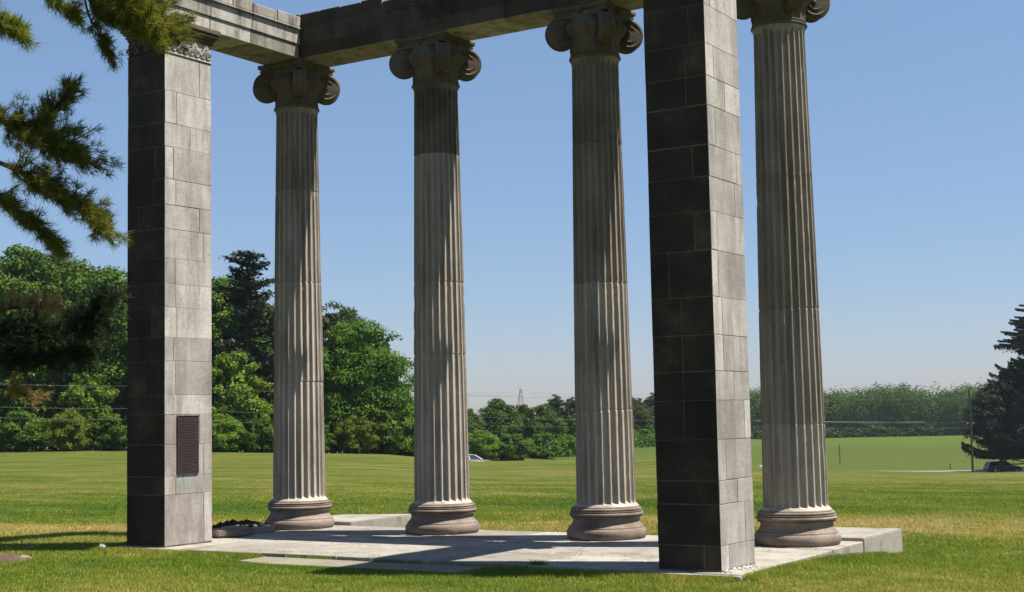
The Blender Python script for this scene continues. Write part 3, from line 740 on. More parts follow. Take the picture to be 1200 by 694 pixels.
# ------------------------------------------------------------------ grass blades (near field)
def in_platform(X, Y):
    a = (X > -.46) & (X < 8.26) & (Y > -3.2) & (Y < .55)
    b = (X > 7.18) & (X < 8.26) & (Y > .5) & (Y < 2.05)
    c = (X > -.74) & (X < .56) & (Y > .5) & (Y < 2.25)
    d = (X > 2.2) & (X < 5.35) & (Y > -3.75) & (Y < -3.1)
    return a | b | c | d
def make_grass():
    d0, d1 = 11.5, 48; Vs = []; Ts = []
    n = 900000
    uu = rng.random(n); dd = d0*(d1/d0)**(uu**1.15)         # denser near
    q = rng.uniform(-.385, .385, n)*dd
    X = CAM[0]+FH[0]*dd+RH[0]*q; Y = CAM[1]+FH[1]*dd+RH[1]*q
    clump = np.sin(X*3.1+np.sin(Y*2.3)*2)*np.sin(Y*3.7+np.sin(X*1.9)*2)
    keep = ~in_platform(X, Y); X, Y, dd, clump = X[keep], Y[keep], dd[keep], clump[keep]
    # long tufts left unmown along the stone edges
    m2 = 60000; s = rng.random(m2)
    e = rng.integers(0, 4, m2)
    ex = np.where(e == 0, 5.3+s*2.9, np.where(e == 1, 8.24, np.where(e == 2, -.5, -.5+s*2.8)))
    ey = np.where(e == 0, -3.22, np.where(e == 1, -3.2+s*4.2, np.where(e == 2, -3.2+s*1.2, -3.22)))
    ex = ex+np.where(e == 1, 1, np.where(e == 2, -1, 0))*np.abs(rng.normal(0, .10, m2))+rng.normal(0, .01, m2)
    ey = ey-np.where((e == 0) | (e == 3), 1, 0)*np.abs(rng.normal(0, .12, m2))
    k2 = ~in_platform(ex, ey); ex, ey = ex[k2], ey[k2]
    # around the step slab
    m3 = 26000; sx = rng.uniform(2.0, 5.6, m3); sy = np.interp(sx, [2.0, 2.2, 2.75, 5.6], [-3.66, -3.72, -3.86, -3.78])-np.abs(rng.normal(0, .10, m3))
    hh = np.concatenate([rng.uniform(.018, .042, len(X))*(1+.35*clump)*(1-.75*sstep(22, 48, dd)), rng.uniform(.03, .08, len(ex)), rng.uniform(.015, .04, m3)])
    X = np.concatenate([X, ex, sx]); Y = np.concatenate([Y, ey, sy]); dd = np.concatenate([dd, np.full(len(ex)+m3, 15.)])
    Z = ground(X, Y)-.004; n = len(X)
    a = rng.uniform(0, 2*math.pi, n); wv = rng.uniform(.0022, .0045, n)*np.clip(dd/14, 1, 3.2)
    la = rng.uniform(0, 2*math.pi, n); ln = hh*rng.uniform(.1, .9, n)
    P = np.stack([X, Y, Z], 1)
    wx = np.stack([np.cos(a)*wv, np.sin(a)*wv, np.zeros(n)], 1)
    tip = P+np.stack([np.cos(la)*ln, np.sin(la)*ln, hh], 1)
    V = np.stack([P-wx, P+wx, tip], 1)
    tone = rng.random(n)**.8*.9
    dead = rng.random(n) < .05; tone[dead] = 1
    me = tris('grass_blades', V, M_blade, tone); o = link('grass_blades', me)
    o['kind'] = 'stuff'; tag(o, 'short mown lawn blades around the stone platform', 'grass')
    return o
make_grass()
# clover and dandelion dots
m = 900; dd = rng.uniform(12, 30, m); q = rng.uniform(-.37, .37, m)*dd
X = CAM[0]+FH[0]*dd+RH[0]*q; Y = CAM[1]+FH[1]*dd+RH[1]*q; k = ~in_platform(X, Y); X, Y = X[k], Y[k]; Z = ground(X, Y)+.045
sz = rng.uniform(.006, .014, len(X)); Vq = []
for sx, sy in ((-1, -1), (1, -1), (1, 1), (-1, 1)): Vq.append(np.stack([X+sx*sz, Y+sy*sz, Z+sx*sz*.5], 1))
o = link('clover_flowers', quads('clover_flowers', np.stack(Vq, 1), M_cable, np.ones(len(X)))); o['kind'] = 'stuff'; tag(o, 'tiny white clover flowers dotted in the lawn', 'flowers')

# weeds and dry litter caught in the joints of the paving
n = 1500; lx = rng.uniform(-.35, 8.1, n); jn = rng.choice([-2.0, -1.0, -.52, -3.05, .45], n, p=[.3, .15, .2, .25, .1]); ly = jn+rng.normal(0, .035, n)*np.where(rng.random(n) < .3, 5, 1)
cl = np.sin(lx*2.1+jn*3)*np.sin(lx*.9+1) > -.15; lx, ly = lx[cl], ly[cl]; n = len(lx); sz = rng.uniform(.006, .020, n); an = rng.uniform(0, 6.28, n); Vq = []
for k in range(4):
    aa = an+k*math.pi/2; f_ = 1.0 if k % 2 else .45
    Vq.append(np.stack([lx+np.cos(aa)*sz*f_, ly+np.sin(aa)*sz*f_, .004+.004*rng.random(n)+np.abs(np.sin(aa))*sz*.3], 1))
o = link('leaf_litter', quads('leaf_litter', np.stack(Vq, 1), M_soil, rng.random(n))); o['kind'] = 'stuff'; tag(o, 'dry brown leaf litter caught in the paving joints', 'leaf litter')
n = 900; wx = np.concatenate([645+rng.normal(0, 4, 300), rng.uniform(330, 470, 600)]); V3 = []
gx = np.concatenate([5.9+rng.normal(0, .05, 300), rng.uniform(2.2, 4.6, 600)]); gy = np.concatenate([-3.08+rng.normal(0, .015, 300), np.full(600, -3.135)+rng.normal(0, .006, 600)])
hg = np.concatenate([rng.uniform(.02, .07, 300), rng.uniform(.01, .045, 600)*(np.sin(gx[300:]*5) > -.2)]); aa = rng.uniform(0, 6.28, 900); gz0 = np.concatenate([np.full(300, -.015), np.full(600, -.05)])
base_ = np.stack([gx, gy, gz0], 1); wv_ = np.stack([np.cos(aa), np.sin(aa), 0*aa], 1)*.004; tp = base_+np.stack([np.cos(aa*2)*hg*.5, np.sin(aa*2)*hg*.5, hg], 1)
o = link('joint_weeds', tris('joint_weeds', np.stack([base_-wv_, base_+wv_, tp], 1), M_blade, rng.random(900))); o['kind'] = 'stuff'; tag(o, 'small weeds growing from the joints of the platform edge', 'weeds')

# ------------------------------------------------------------------ trees
def cards(C, Nrm, size, rr, elong=1.35):
    """leaf-clump quads at centres C facing roughly along Nrm"""
    n = len(C); t = rr.normal(size=(n, 3)); nn = Nrm+rr.normal(size=(n, 3))*.55; nn /= np.linalg.norm(nn, axis=1)[:, None]+1e-9
    x = np.cross(nn, t); x /= np.linalg.norm(x, axis=1)[:, None]+1e-9; y = np.cross(nn, x)
    s = np.asarray(size)[:, None]; a = x*s*elong*.5; b = y*s*.5
    # kite shape reads as a leaf spray rather than a square
    return np.stack([C-a, C-b*rr.uniform(.6, 1.1, (n, 1)), C+a, C+b*rr.uniform(.6, 1.1, (n, 1))], 1)
def crown_mesh(name, H, Rw, z_lo, m, seed, lobes=46, per=190, leaf=.30, top=.35, spread=1.0):
    rr = np.random.default_rng(seed); Cs = []; Ns = []; Sz = []; Tn = []
    hc = (H+z_lo)/2; hh = (H-z_lo)/2
    def env(s):
        return Rw*np.sqrt(np.maximum(.02, 1-np.abs(s)**2.6))*np.where(s < 0, 1, 1-top*s)
    for k in range(lobes*2):
        s = rr.uniform(-1, 1); zz = hc+hh*s*.95
        wid = float(env(s)); rad = wid*rr.uniform(.62, .97)*spread if rr.random() < .85 else wid*rr.uniform(.1, .6)
        a = rr.uniform(0, 2*math.pi)
        c = np.array([rad*math.cos(a), rad*math.sin(a), zz]); lr = rr.uniform(.13, .27)*Rw*(.75 if s > .6 else 1)
        n = int(per*1.05*(lr/(.2*Rw))**1.7)
        v = rr.normal(size=(n, 3)); v /= np.linalg.norm(v, axis=1)[:, None]
        v[:, 2] = np.where(v[:, 2] < -.45, -v[:, 2]*rr.uniform(.2, 1, n), v[:, 2]); r_0 = lr*(rr.uniform(.45, 1.12, n)**.7)
        sub = 1+.2*np.sin(v[:, 0]*7+k)*np.sin(v[:, 1]*6+k*2)*np.sin(v[:, 2]*8)
        P = c+v*(r_0*sub)[:, None]*np.array([1.05, 1.05, .85])
        Cs.append(P); Ns.append(v+np.array([0, 0, .35])); Sz.append(rr.uniform(.55, 1.2, n)*leaf*.72); Tn.append(np.clip(rr.normal(rr.uniform(.3, .7), .16, n), 0, 1))
    # inner foliage that keeps the middle of the crown closed
    n = lobes*22; s = rr.uniform(-1, .9, n); a = rr.uniform(0, 2*math.pi, n); wd = env(s)*rr.uniform(.3, .72, n)
    Cs.append(np.stack([wd*np.cos(a), wd*np.sin(a), hc+hh*s*.9], 1)); Ns.append(np.stack([np.cos(a), np.sin(a), np.zeros(n)], 1)); Sz.append(rr.uniform(1.2, 2.4, n)*leaf); Tn.append(rr.uniform(.1, .5, n))
    C = np.concatenate(Cs); V = cards(C, np.concatenate(Ns), np.concatenate(Sz), rr)
    V[:, :, 2] = np.maximum(V[:, :, 2], .05)
    return quads(name, V, m, np.concatenate(Tn))
def trunk_mesh(H, r, seed, limbs=9, m=None, z_lo=.2, Rw=4):
    rr = random.Random(seed); b = MB()
    pts = [(math.sin(k*.7+seed)*.12*k/3, math.cos(k*.9+seed)*.12*k/3, H*.88*k/8) for k in range(9)]
    b.tube(pts, [r*1.35]+[r*(1-.11*k) for k in range(1, 9)], 9)
    for k in range(limbs):
        s = .2+.65*k/limbs; i = int(s*8); p = np.array(pts[i]); a = rr.uniform(0, 6.28); L = Rw*rr.uniform(.45, .85)*(1-.5*s)
        q = [p+np.array([math.cos(a)*L*t_, math.sin(a)*L*t_, L*(.9*t_-.25*t_*t_)]) for t_ in np.linspace(0, 1, 5)]
        b.tube(q, np.linspace(r*.45*(1-.4*s), .03, 5), 6)
    return b.mesh('trunk', m or M_bark, smooth=True)
PROTO = {}
def proto(kind):
    if kind in PROTO: return PROTO[kind]
    spec = {  # H, R, z_lo, mat, seed, lobes, per, leaf, top
        'oak_a': (16, 5.6, 1.2, L_green, 1, 60, 200, .34, .35), 'oak_b': (15, 5.0, .8, L_green, 2, 52, 200, .32, .3),
        'oak_c': (17, 5.2, 1.5, L_dark, 3, 54, 200, .33, .4), 'round': (14, 5.8, .3, L_green, 4, 66, 200, .32, .2),
        'wisp': (15, 4.0, 1.0, L_wisp, 5, 40, 110, .30, .35), 'dark': (16, 4.6, .5, L_dark, 6, 50, 210, .32, .45),
        'bush': (5, 3.2, .05, L_bright, 7, 34, 170, .26, .2), 'bush_d': (4, 2.8, .05, L_green, 8, 30, 160, .26, .2),
        'bright': (9, 3.8, .2, L_bright, 9, 42, 180, .30, .3), 'yew': (12, 4.4, 2.5, L_conif, 21, 60, 210, .26, .45), 'far_a': (13, 5.2, .3, L_far, 11, 44, 120, .42, .25), 'far_b': (12, 4.6, .3, L_green, 12, 40, 120, .42, .3)}[kind]
    H, Rw, zl, m, sd0, lb, per, lf, tp = spec
    PROTO[kind] = (H, crown_mesh('crown', H, Rw, zl, m, sd0, lb, per, lf, tp), trunk_mesh(H, .26 if H > 8 else .09, sd0, 8, None, .2, Rw))
    return PROTO[kind]
tree_n = [0]
def tree(kind, u, d, vtop, label, name=None, group='deciduous trees along the meadow edge', cat='tree', wf=1.0):
    H, cm, tm = proto(kind); x, y, z = gpt(u, d)
    vh = 347+F_PX*math.tan(0)  # placeholder
    hor = 499.5-.0196*u
    Hw = (hor-vtop)/F_PX*d+CAM[2]-z; s = Hw/H
    rz = tree_n[0]*2.399; tree_n[0] += 1
    t = empty(name or ('shrub' if H <= 5 else 'broadleaf_tree'), (x, y, z-.1), label, cat, group, rz)
    a = link('crown', cm, t); b = link('trunk', tm, t)
    t.scale = (s*wf, s*wf, s)
    return t
# left wood, front edge about 120 m away
LW = [
 ('oak_a', -95, 128, 288, 'broad green tree at the far left frame edge, half hidden by pine boughs'),
 ('oak_b', -30, 124, 292, 'green tree beside the left frame edge under the pine boughs'),
 ('oak_a', 32, 122, 283, 'tall round green tree in the left wood, tallest left of the left pier'),
 ('oak_b', 84, 126, 303, 'mid green tree between the tall round tree and the left pier'),
 ('round', 128, 124, 309, 'green tree whose crown touches the left side of the left pier'),
 ('oak_c', 60, 138, 300, 'dark tree in the second row behind the tall round tree on the left'),
 ('oak_b', 178, 126, 304, 'tree mostly hidden behind the left pier'),
 ('oak_b', 226, 122, 305, 'green tree just right of the left pier, bushy to the ground'),
 ('oak_a', 262, 127, 322, 'green tree between the left pier and the ragged pine'),
 ('dark', 306, 126, 345, 'dark tree close to the left side of the first column'),
 ('oak_c', 345, 132, 348, 'dark tree hidden behind the first column'),
 ('wisp', 388, 126, 352, 'thin greyish tree rising just right of the first column'),
 ('round', 424, 123, 372, 'large round green tree forming the right end of the left wood'),
 ('oak_c', 405, 135, 362, 'dark tree behind the large round tree at the right end of the wood'),
 ('dark', 445, 128, 402, 'darker lower tree at the right shoulder of the large round tree'),
 ('bright', 462, 122, 463, 'small bright green tree at the foot of the wood, left of the second column'),
 ('bright', 268, 117, 412, 'bright green tree at the wood edge between pier and first column'),
 ('bright', 100, 117, 436, 'bright green young tree at the wood edge left of the left pier'),
]
for k, u, d, v, lb in LW: tree(k, u, d, v, lb)
SH = [
 ('bush', 78, 113, 480, 'rounded bright green shrub in front of the wood at far left'),
 ('bush_d', 22, 115, 482, 'dark green shrub at the wood edge near the left frame edge'),
 ('bush_d', 128, 114, 488, 'green shrub touching the left side of the left pier'),
 ('bush', 256, 114, 486, 'light shrub just right of the left pier'),
 ('bush_d', 300, 115, 490, 'dark shrub left of the first column at the wood edge'),
 ('bush_d', 372, 117, 498, 'small dark shrub right of the first column'),
 ('bush', 416, 118, 488, 'round lime green shrub between the first two columns'),
 ('bush_d', 446, 120, 480, 'green shrub right of the lime green one, left of the second column'),
 ('bush', 482, 122, 486, 'shrub partly hidden by the left edge of the second column'),
 ('bush_d', -40, 115, 478, 'dark shrub at the left frame edge behind the pine'),
 ('bush_d', 190, 114, 485, 'shrub hidden behind the left pier'),
]
for k, u, d, v, lb in SH: tree(k, u, d, v, lb, group='shrubs along the wood edge', cat='shrub')
MW = [
 ('far_b', 508, 182, 480, 'green tree behind the second column in the middle wood'),
 ('far_a', 545, 184, 478, 'green tree just right of the second column, above the white car'),
 ('far_a', 580, 188, 467, 'broad tree between the second column and the pylon'),
 ('far_b', 612, 196, 474, 'low tree under the pylon in the middle wood'),
 ('far_a', 636, 206, 474, 'round tree between the pylon and the tall dark tree'),
 ('dark', 648, 232, 462, 'tall dark tree standing above its neighbours left of the third column'),
 ('dark', 668, 228, 465, 'dark tree touching the left side of the third column'),
 ('far_b', 672, 214, 484, 'green tree in front of the dark trees left of the third column'),
 ('far_a', 706, 250, 466, 'tree hidden behind the third column'),
 ('far_a', 742, 275, 466, 'green tree just right of the third column'),
 ('dark', 762, 290, 460, 'dark tree in the gap between third column and right pier'),
 ('far_b', 790, 300, 464, 'tree hidden behind the right pier'),
 ('far_a', 836, 330, 462, 'second tree hidden behind the right pier'),
 ('bush', 560, 176, 505, 'pale green shrub right behind the white car'),
 ('bush_d', 596, 178, 508, 'low shrub at the foot of the middle wood under the pylon'),
 ('bush_d', 632, 192, 508, 'low shrub at the foot of the middle wood near the third column'),
 ('bush', 660, 205, 509, 'low light shrub touching the third column'),
 ('bush_d', 752, 262, 503, 'low shrub in the gap right of the third column'),
]
for k, u, d, v, lb in MW: tree(k, u, d, v, lb, group='trees and shrubs of the middle wood', cat='shrub' if k.startswith('bush') else 'tree', wf=1.1)

# distant wood as one mass
def far_wood():
    rr = np.random.default_rng(77); Vs = []; Ts = []
    for row, d in enumerate((405, 418, 435, 455, 480)):
        for u in np.arange(790, 1420, 9.5-.6*row):
            uu = u+rr.uniform(-4, 4); dj = d+rr.uniform(-4, 4); x, y, z = gpt(uu, dj)
            H = rr.uniform(10.8, 13.9)+row*.6+.8*math.sin(u*.05); Rw = rr.uniform(2.6, 4.6); n = 900
            v = rr.normal(size=(n, 3)); v /= np.linalg.norm(v, axis=1)[:, None]
            zl = 0; hh = (H*(1-zl))/2
            lump = 1+.22*np.sin(v[:, 0]*5+u)*np.sin(v[:, 1]*5)*np.sin(v[:, 2]*7+u)
            P = np.array([x, y, z+H*zl+hh])+v*np.array([Rw, Rw, hh])*(rr.uniform(.7, 1.03, n)*lump)[:, None]
            Vs.append(cards(P, v, rr.uniform(.25, .55, n), rr)); Ts.append(np.clip(rr.normal(rr.uniform(.1, .8), .10, n), 0, 1))
    o = link('distant_wood', quads('distant_wood', np.concatenate(Vs), L_far, np.concatenate(Ts)))
    o['kind'] = 'stuff'; tag(o, 'distant even topped wood across the field on the right', 'wood')
far_wood()

def undergrowth(name, line, h, m, label, dens, size, seed):
    rr = np.random.default_rng(seed); Vs = []; Ts = []
    P2 = [np.array(gpt(u, d)) for u, d in line]
    for p, q in zip(P2[:-1], P2[1:]):
        L = np.linalg.norm(q-p); n = int(L*dens*h); s = rr.random(n)[:, None]; C = p*(1-s)+q*s
        C[:, :2] += rr.normal(0, 1.1, (n, 2)); hl = h*(.65+.35*np.sin(s[:, 0]*L*.9+seed)*np.sin(s[:, 0]*L*.37))
        C[:, 2] = ground(C[:, 0], C[:, 1])+rr.random(n)**.8*hl
        Vs.append(cards(C, rr.normal(size=(n, 3))+np.array([0, 0, .5]), rr.uniform(.5, 1.2, n)*size, rr)); Ts.append(np.clip(rr.normal(.4, .2, n), 0, 1))
    o = link(name, quads(name, np.concatenate(Vs), m, np.concatenate(Ts))); o['kind'] = 'stuff'; tag(o, label, 'undergrowth')
undergrowth('undergrowth', [(-130, 118), (60, 118), (250, 119), (400, 121), (490, 125)], 3.2, L_dark, 'dark brush along the foot of the left wood', 75, .3, 1)
undergrowth('undergrowth', [(490, 178), (560, 180), (640, 200), (700, 235), (770, 275), (850, 320)], 3.4, L_green, 'brush along the foot of the middle wood', 60, .36, 2)
undergrowth('undergrowth', [(780, 398), (1000, 400), (1200, 402), (1400, 404)], 3.6, L_far, 'brush along the foot of the distant wood', 26, .7, 3)
# ragged pine in the left wood
def ragged_pine(u, d, vtop, label):
    x, y, z = gpt(u, d); H = (499.5-.0196*u-vtop)/F_PX*d+CAM[2]-z; rr = np.random.default_rng(31)
    t = empty('pine_tree', (x, y, z-.1), label, 'tree'); b = MB(); b.tube([(0, 0, 0), (.1, 0, H*.5), (0, .1, H*.98)], [.28, .18, .04], 8)
    Cs = []; Ns = []; Sz = []
    for k in range(50):
        s = .35+.64*((k+.5)/50); zz = H*s; L = (1.04-s)*7.2*rr.uniform(.35, 1.2)+.8; a = rr.uniform(0, 6.28); dz = .28*L
        q = [np.array([math.cos(a)*L*w_, math.sin(a)*L*w_, zz+dz*w_*w_]) for w_ in np.linspace(0, 1, 5)]; b.tube(q, np.linspace(.07, .02, 5), 5)
        n = int(60+L*50); w_ = rr.uniform(.15, 1.0, n); P = np.stack([np.cos(a)*L*w_, np.sin(a)*L*w_, zz+dz*w_*w_], 1)+rr.normal(size=(n, 3))*np.array([.34, .34, .11])
        Cs.append(P); Ns.append(np.tile([0, 0, 1.], (n, 1))); Sz.append(rr.uniform(.15, .32, n))
    C = np.concatenate(Cs); link('crown', quads('crown', cards(C, np.concatenate(Ns), np.concatenate(Sz), rr, 1.8), L_conif, rr.random(len(C))), t)
    b.obj('trunk', M_bark, t, smooth=True)
ragged_pine(287, 121, 293, 'tall ragged dark pine sticking out above the wood left of the first column')

# big spruce at the right edge
def spruce(u, d, vtop, label):
    x, y, z = gpt(u, d); H = (499.5-.0196*u-vtop)/F_PX*d+CAM[2]-z; rr = np.random.default_rng(5)
    t = empty('spruce_tree', (x, y, z-.1), label, 'tree'); b = MB(); b.tube([(0, 0, 0), (0, 0, H*.5), (0, 0, H*.99)], [.42, .25, .03], 10)
    Cs = []; Ns = []; Sz = []
    zz = 1.9
    while zz < H*.985:
        s = zz/H; nb = 15 if s < .8 else 6
        Lw = 10.6*(1-s)**.8+.3
        if s < .18: Lw *= .75
        for k in range(nb):
            a = rr.uniform(0, 6.28); L = Lw*rr.uniform(.5, 1.1)
            sag = rr.uniform(.12, .34)*L if s < .6 else -.12*L
            wv = np.linspace(0, 1, 7)
            zz0 = zz; zz = zz+rr.normal(0, .35); q = np.stack([np.cos(a)*L*wv, np.sin(a)*L*wv, zz-sag*np.sin(wv*2.2)+.10*L*wv**3], 1); b.tube(q, np.linspace(.09*(1-s)+.02, .012, 7), 5)
            n = int(60+L*130); w_ = rr.uniform(.18, 1.02, n)
            side = rr.normal(0, .055, n)*L*(1-w_*.6)
            P = np.stack([np.cos(a)*L*w_-np.sin(a)*side, np.sin(a)*L*w_+np.cos(a)*side, zz-sag*np.sin(w_*2.2)+.10*L*w_**3-np.abs(rr.normal(0, .30 if s < .65 else .07, n))], 1)
            Cs.append(P); Ns.append(np.stack([rr.normal(size=n), rr.normal(size=n), np.full(n, .15)], 1)); Sz.append(rr.uniform(.09, .21, n)); zz = zz0
        zz += rr.uniform(.5, .8)*(1 if s < .7 else 1.1)
    C = np.concatenate(Cs); C = C[C[:, 2] > 2.0]; Ns = [np.concatenate(Ns)[:len(C)]]; Sz = [np.concatenate(Sz)[:len(C)]]
    link('crown', quads('crown', cards(C, np.concatenate(Ns), np.concatenate(Sz), rr, 1.6), L_conif, rr.random(len(C))), t)
    b.obj('trunk', M_bark, t, smooth=True)
spruce(1216, 187, 325, 'large dark spruce with drooping boughs at the right frame edge')

tree('yew', 1166, 186.3, 446, 'dense dark tree beside the big spruce, its boughs over the dark blue car', group='dark trees at the right frame edge')
tree('yew', 1236, 192, 400, 'dark tree behind the big spruce beyond the right frame edge', group='dark trees at the right frame edge')
# ------------------------------------------------------------------ near pine on the left
def near_pine():
    D0 = 14.0
    bx, by = (CAM[:2]+FH*14.2+RH*(-6.9)); bz = gz(bx, by)
    t = empty('white_pine', (0, 0, 0), 'near pine whose needled boughs hang into the upper left of the view', 'tree')
    t.location = (bx, by, bz); O = np.array([bx, by, bz])
    rr = np.random.default_rng(9)
    b = MB(); b.tube([(0, 0, -.2), (.05, 0, 3), (0, .1, 7), (.1, 0, 12), (0, 0, 15)], [.30, .25, .2, .12, .03], 12); b.obj('trunk', M_pinebark, t, smooth=True)
    def tufts(P, T, ln, n_need, droop=.0):
        """needle bundles at P pointing along T"""
        n = len(P); k = n_need
        Pp = np.repeat(P, k, 0); Tt = np.repeat(T, k, 0)
        dv = Tt*.9+rr.normal(size=(n*k, 3))*.62; dv[:, 2] += .12-droop; dv /= np.linalg.norm(dv, axis=1)[:, None]
        L = ln*rr.uniform(.6, 1.15, n*k)[:, None]; sd0 = np.cross(dv, rr.normal(size=(n*k, 3))); sd0 /= np.linalg.norm(sd0, axis=1)[:, None]+1e-9
        base = Pp+rr.normal(size=(n*k, 3))*.012
        wv = .0034
        tn = np.repeat(np.clip(rr.normal(.5, .22, n), 0, 1), k)
        return np.stack([base-sd0*wv, base+sd0*wv, base+dv*L], 1), tn
    def bough(path, width, n_tw, m_fol, ln=.115, thick=.035, hang=.0, fill=(0.15, 1.0), name='bough', seedk=0, upf=.25, tw=(.25, .8), dead=False, dens=1.0):
        path = np.array([np.array(p)-O for p in path]); k = len(path); tt_ = np.linspace(0, 1, k); s = np.linspace(0, 1, 24)
        # smooth the path
        pp = np.stack([np.interp(s, tt_, path[:, i]) for i in range(3)], 1)
        for _ in range(3): pp[1:-1] = (pp[:-2]+2*pp[1:-1]+pp[2:])/4
        B = MB(); B.tube(pp, np.linspace(thick, .006, 24), 7)
        tg = np.gradient(pp, axis=0); tg /= np.linalg.norm(tg, axis=1)[:, None]
        AP = []; AT = []
        for q in range(n_tw):
            w_ = rr.uniform(*fill); i = min(22, int(w_*23)); p0 = pp[i]+(pp[i+1]-pp[i])*(w_*23-i)
            side = np.cross(tg[i], [0, 0, 1]); side /= np.linalg.norm(side)+1e-9
            dv = tg[i]*rr.uniform(.4, 1.1)+side*rr.choice([-1, 1])*rr.uniform(.3, 1.1)+np.array([0, 0, rr.normal(upf, .45)-hang]); dv /= np.linalg.norm(dv)
            L = width*rr.uniform(*tw)
            tw_pts = [p0+dv*L*x_+np.array([0, 0, (.22*x_*x_-.12*x_)*L]) for x_ in np.linspace(0, 1, 6)]
            B.tube(tw_pts, np.linspace(.009, .003, 6), 5)
            nn = max(3, int(L/.058*dens)); xs = rr.uniform(.2, 1.0, nn)
            P = np.array([p0+dv*L*x_+np.array([0, 0, (.22*x_*x_-.12*x_)*L]) for x_ in xs])+rr.normal(size=(nn, 3))*.022
            AP.append(P); AT.append(np.tile(dv, (nn, 1)))
        AP = np.concatenate(AP); AT = np.concatenate(AT)
        V, tn = tufts(AP, AT, ln, 16)
        bo = B.obj('bough', M_pinebark, t, smooth=True)
        link('needles', tris('needles', V, m_fol, tn), bo)
    A_ = lambda u, v, d: at(u, v, d)
    T0 = lambda z: np.array([bx, by, z])
    # top bough reaching over the left pier
    bough([T0(6.6), A_(-60, -60, 14.2), A_(40, -60, 14.1), A_(120, -15, 14.0), A_(158, 12, 13.9), A_(184, 34, 13.8)], .62, 190, L_pine, fill=(.50, 1.0), upf=.12)
    bough([A_(70, -35, 14.2), A_(110, 6, 14.3), A_(145, 22, 14.3), A_(178, 34, 14.2)], .40, 110, L_pine, fill=(.25, 1.0), thick=.02, upf=.0)
    bough([A_(95, -20, 14.2), A_(104, 20, 14.3), A_(118, 40, 14.3), A_(130, 66, 14.3)], .30, 34, L_pine, fill=(.35, 1.0), thick=.012, upf=-.1)
    bough([A_(20, -60, 14.2), A_(50, -14, 14.3), A_(70, 6, 14.3), A_(88, 16, 14.3)], .30, 42, L_pine, fill=(.4, 1.0), thick=.014, upf=-.1)
    # small tip at the left edge, top
    bough([T0(6.3), A_(-80, -20, 13.6), A_(-30, 10, 13.6), A_(0, 25, 13.6), A_(22, 38, 13.6)], .32, 70, L_pine, fill=(.6, 1.0), upf=.0)
    # middle bough
    bough([T0(5.0), A_(-90, 120, 14.4), A_(-30, 128, 14.3), A_(20, 150, 14.2), A_(50, 164, 14.1), A_(88, 176, 14.0)], .62, 150, L_pine, fill=(.5, 1.0), upf=.0)
    bough([A_(0, 140, 14.25), A_(40, 150, 14.2), A_(64, 128, 14.1), A_(84, 100, 14.0)], .30, 60, L_pine, fill=(.3, .92), thick=.014, upf=.25)
    bough([T0(4.7), A_(-60, 170, 14.0), A_(0, 190, 13.9), A_(50, 215, 13.9), A_(92, 236, 13.9), A_(118, 262, 13.9)], .55, 130, L_pine, fill=(.45, 1.0), upf=-.15)
    bough([T0(4.6), A_(-60, 205, 14.2), A_(-10, 225, 14.2), A_(30, 252, 14.2), A_(62, 282, 14.2)], .45, 84, L_pine, fill=(.5, 1.0), upf=-.15)
    # low boughs, their shade painted in as darker needles
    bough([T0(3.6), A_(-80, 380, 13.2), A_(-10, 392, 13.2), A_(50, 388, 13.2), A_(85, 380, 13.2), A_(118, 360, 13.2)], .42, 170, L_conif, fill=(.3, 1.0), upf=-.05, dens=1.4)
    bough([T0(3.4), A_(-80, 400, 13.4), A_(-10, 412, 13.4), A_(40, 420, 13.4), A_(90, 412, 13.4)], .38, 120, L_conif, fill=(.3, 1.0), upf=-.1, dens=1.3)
    bough([T0(3.7), A_(-60, 352, 13.8), A_(0, 362, 13.8), A_(40, 360, 13.8), A_(60, 362, 13.8)], .26, 26, L_dead, fill=(.5, 1.0), upf=.2, dens=.6)
    bough([T0(3.0), A_(-60, 440, 13.9), A_(-10, 450, 13.9), A_(14, 458, 13.9), A_(28, 462, 13.9)], .24, 14, L_dead, fill=(.7, 1.0), upf=.1, dens=.6)
    # upper crown above the frame; it shades the lower boughs and the lawn
    for z_, L_, a_ in ((8.2, 2.4, 2.5), (8.8, 2.6, 4.0), (9.6, 2.2, 3.1), (10.4, 2.0, 1.6), (11.2, 1.6, .4), (7.8, 2.4, 2.2), (9.0, 2.2, 3.3), (12.2, 1.2, -.6), (13.2, 1.0, 3.8), (6.6, 2.2, 3.0)):
        h_ = np.array([RH[0]*math.cos(a_)+FH[0]*math.sin(a_), RH[1]*math.cos(a_)+FH[1]*math.sin(a_), 0])
        bough([T0(z_), T0(z_)+h_*L_*.4+[0, 0, .1], T0(z_)+h_*L_*.75+[0, 0, .15], T0(z_)+h_*L_+[0, 0, .4]], .7, 80, L_pine, fill=(.2, 1.0), ln=.14)
near_pine()

# ------------------------------------------------------------------ utility poles and wires
def pole(u, d, Hp, label, arm=True):
    x, y, z = gpt(u, d); t = empty('utility_pole', (x, y, z), label, 'utility pole', 'wooden poles of the roadside line', rz=.75)
    b = MB(); b.tube([(0, 0, -.3), (0, 0, Hp)], [.15, .10], 10); b.obj('post', M_wood, t)
    for zz, L in ((Hp*.59, .5),):
        b = MB(); b.box(-L, L, -.05, .05, zz, zz+.1, .5, .01); b.obj('crossarm', M_wood, t)
        for sx in (-1, 1):
            b = MB(); b.lathe([(.03, zz+.1), (.05, zz+.13), (.035, zz+.16), (.05, zz+.19), (.02, zz+.22)], 10, (sx*L*.85, 0)); b.obj('insulator', M_lamp, t)
    return np.array([x, y, z])
P1 = pole(1132, 183, 10.8, 'wooden utility pole in front of the big spruce on the right')
P2 = pole(822, 160, 10.5, 'wooden utility pole hidden behind the right pier')
P3 = pole(517, 133, 10, 'wooden utility pole hidden behind the second column')
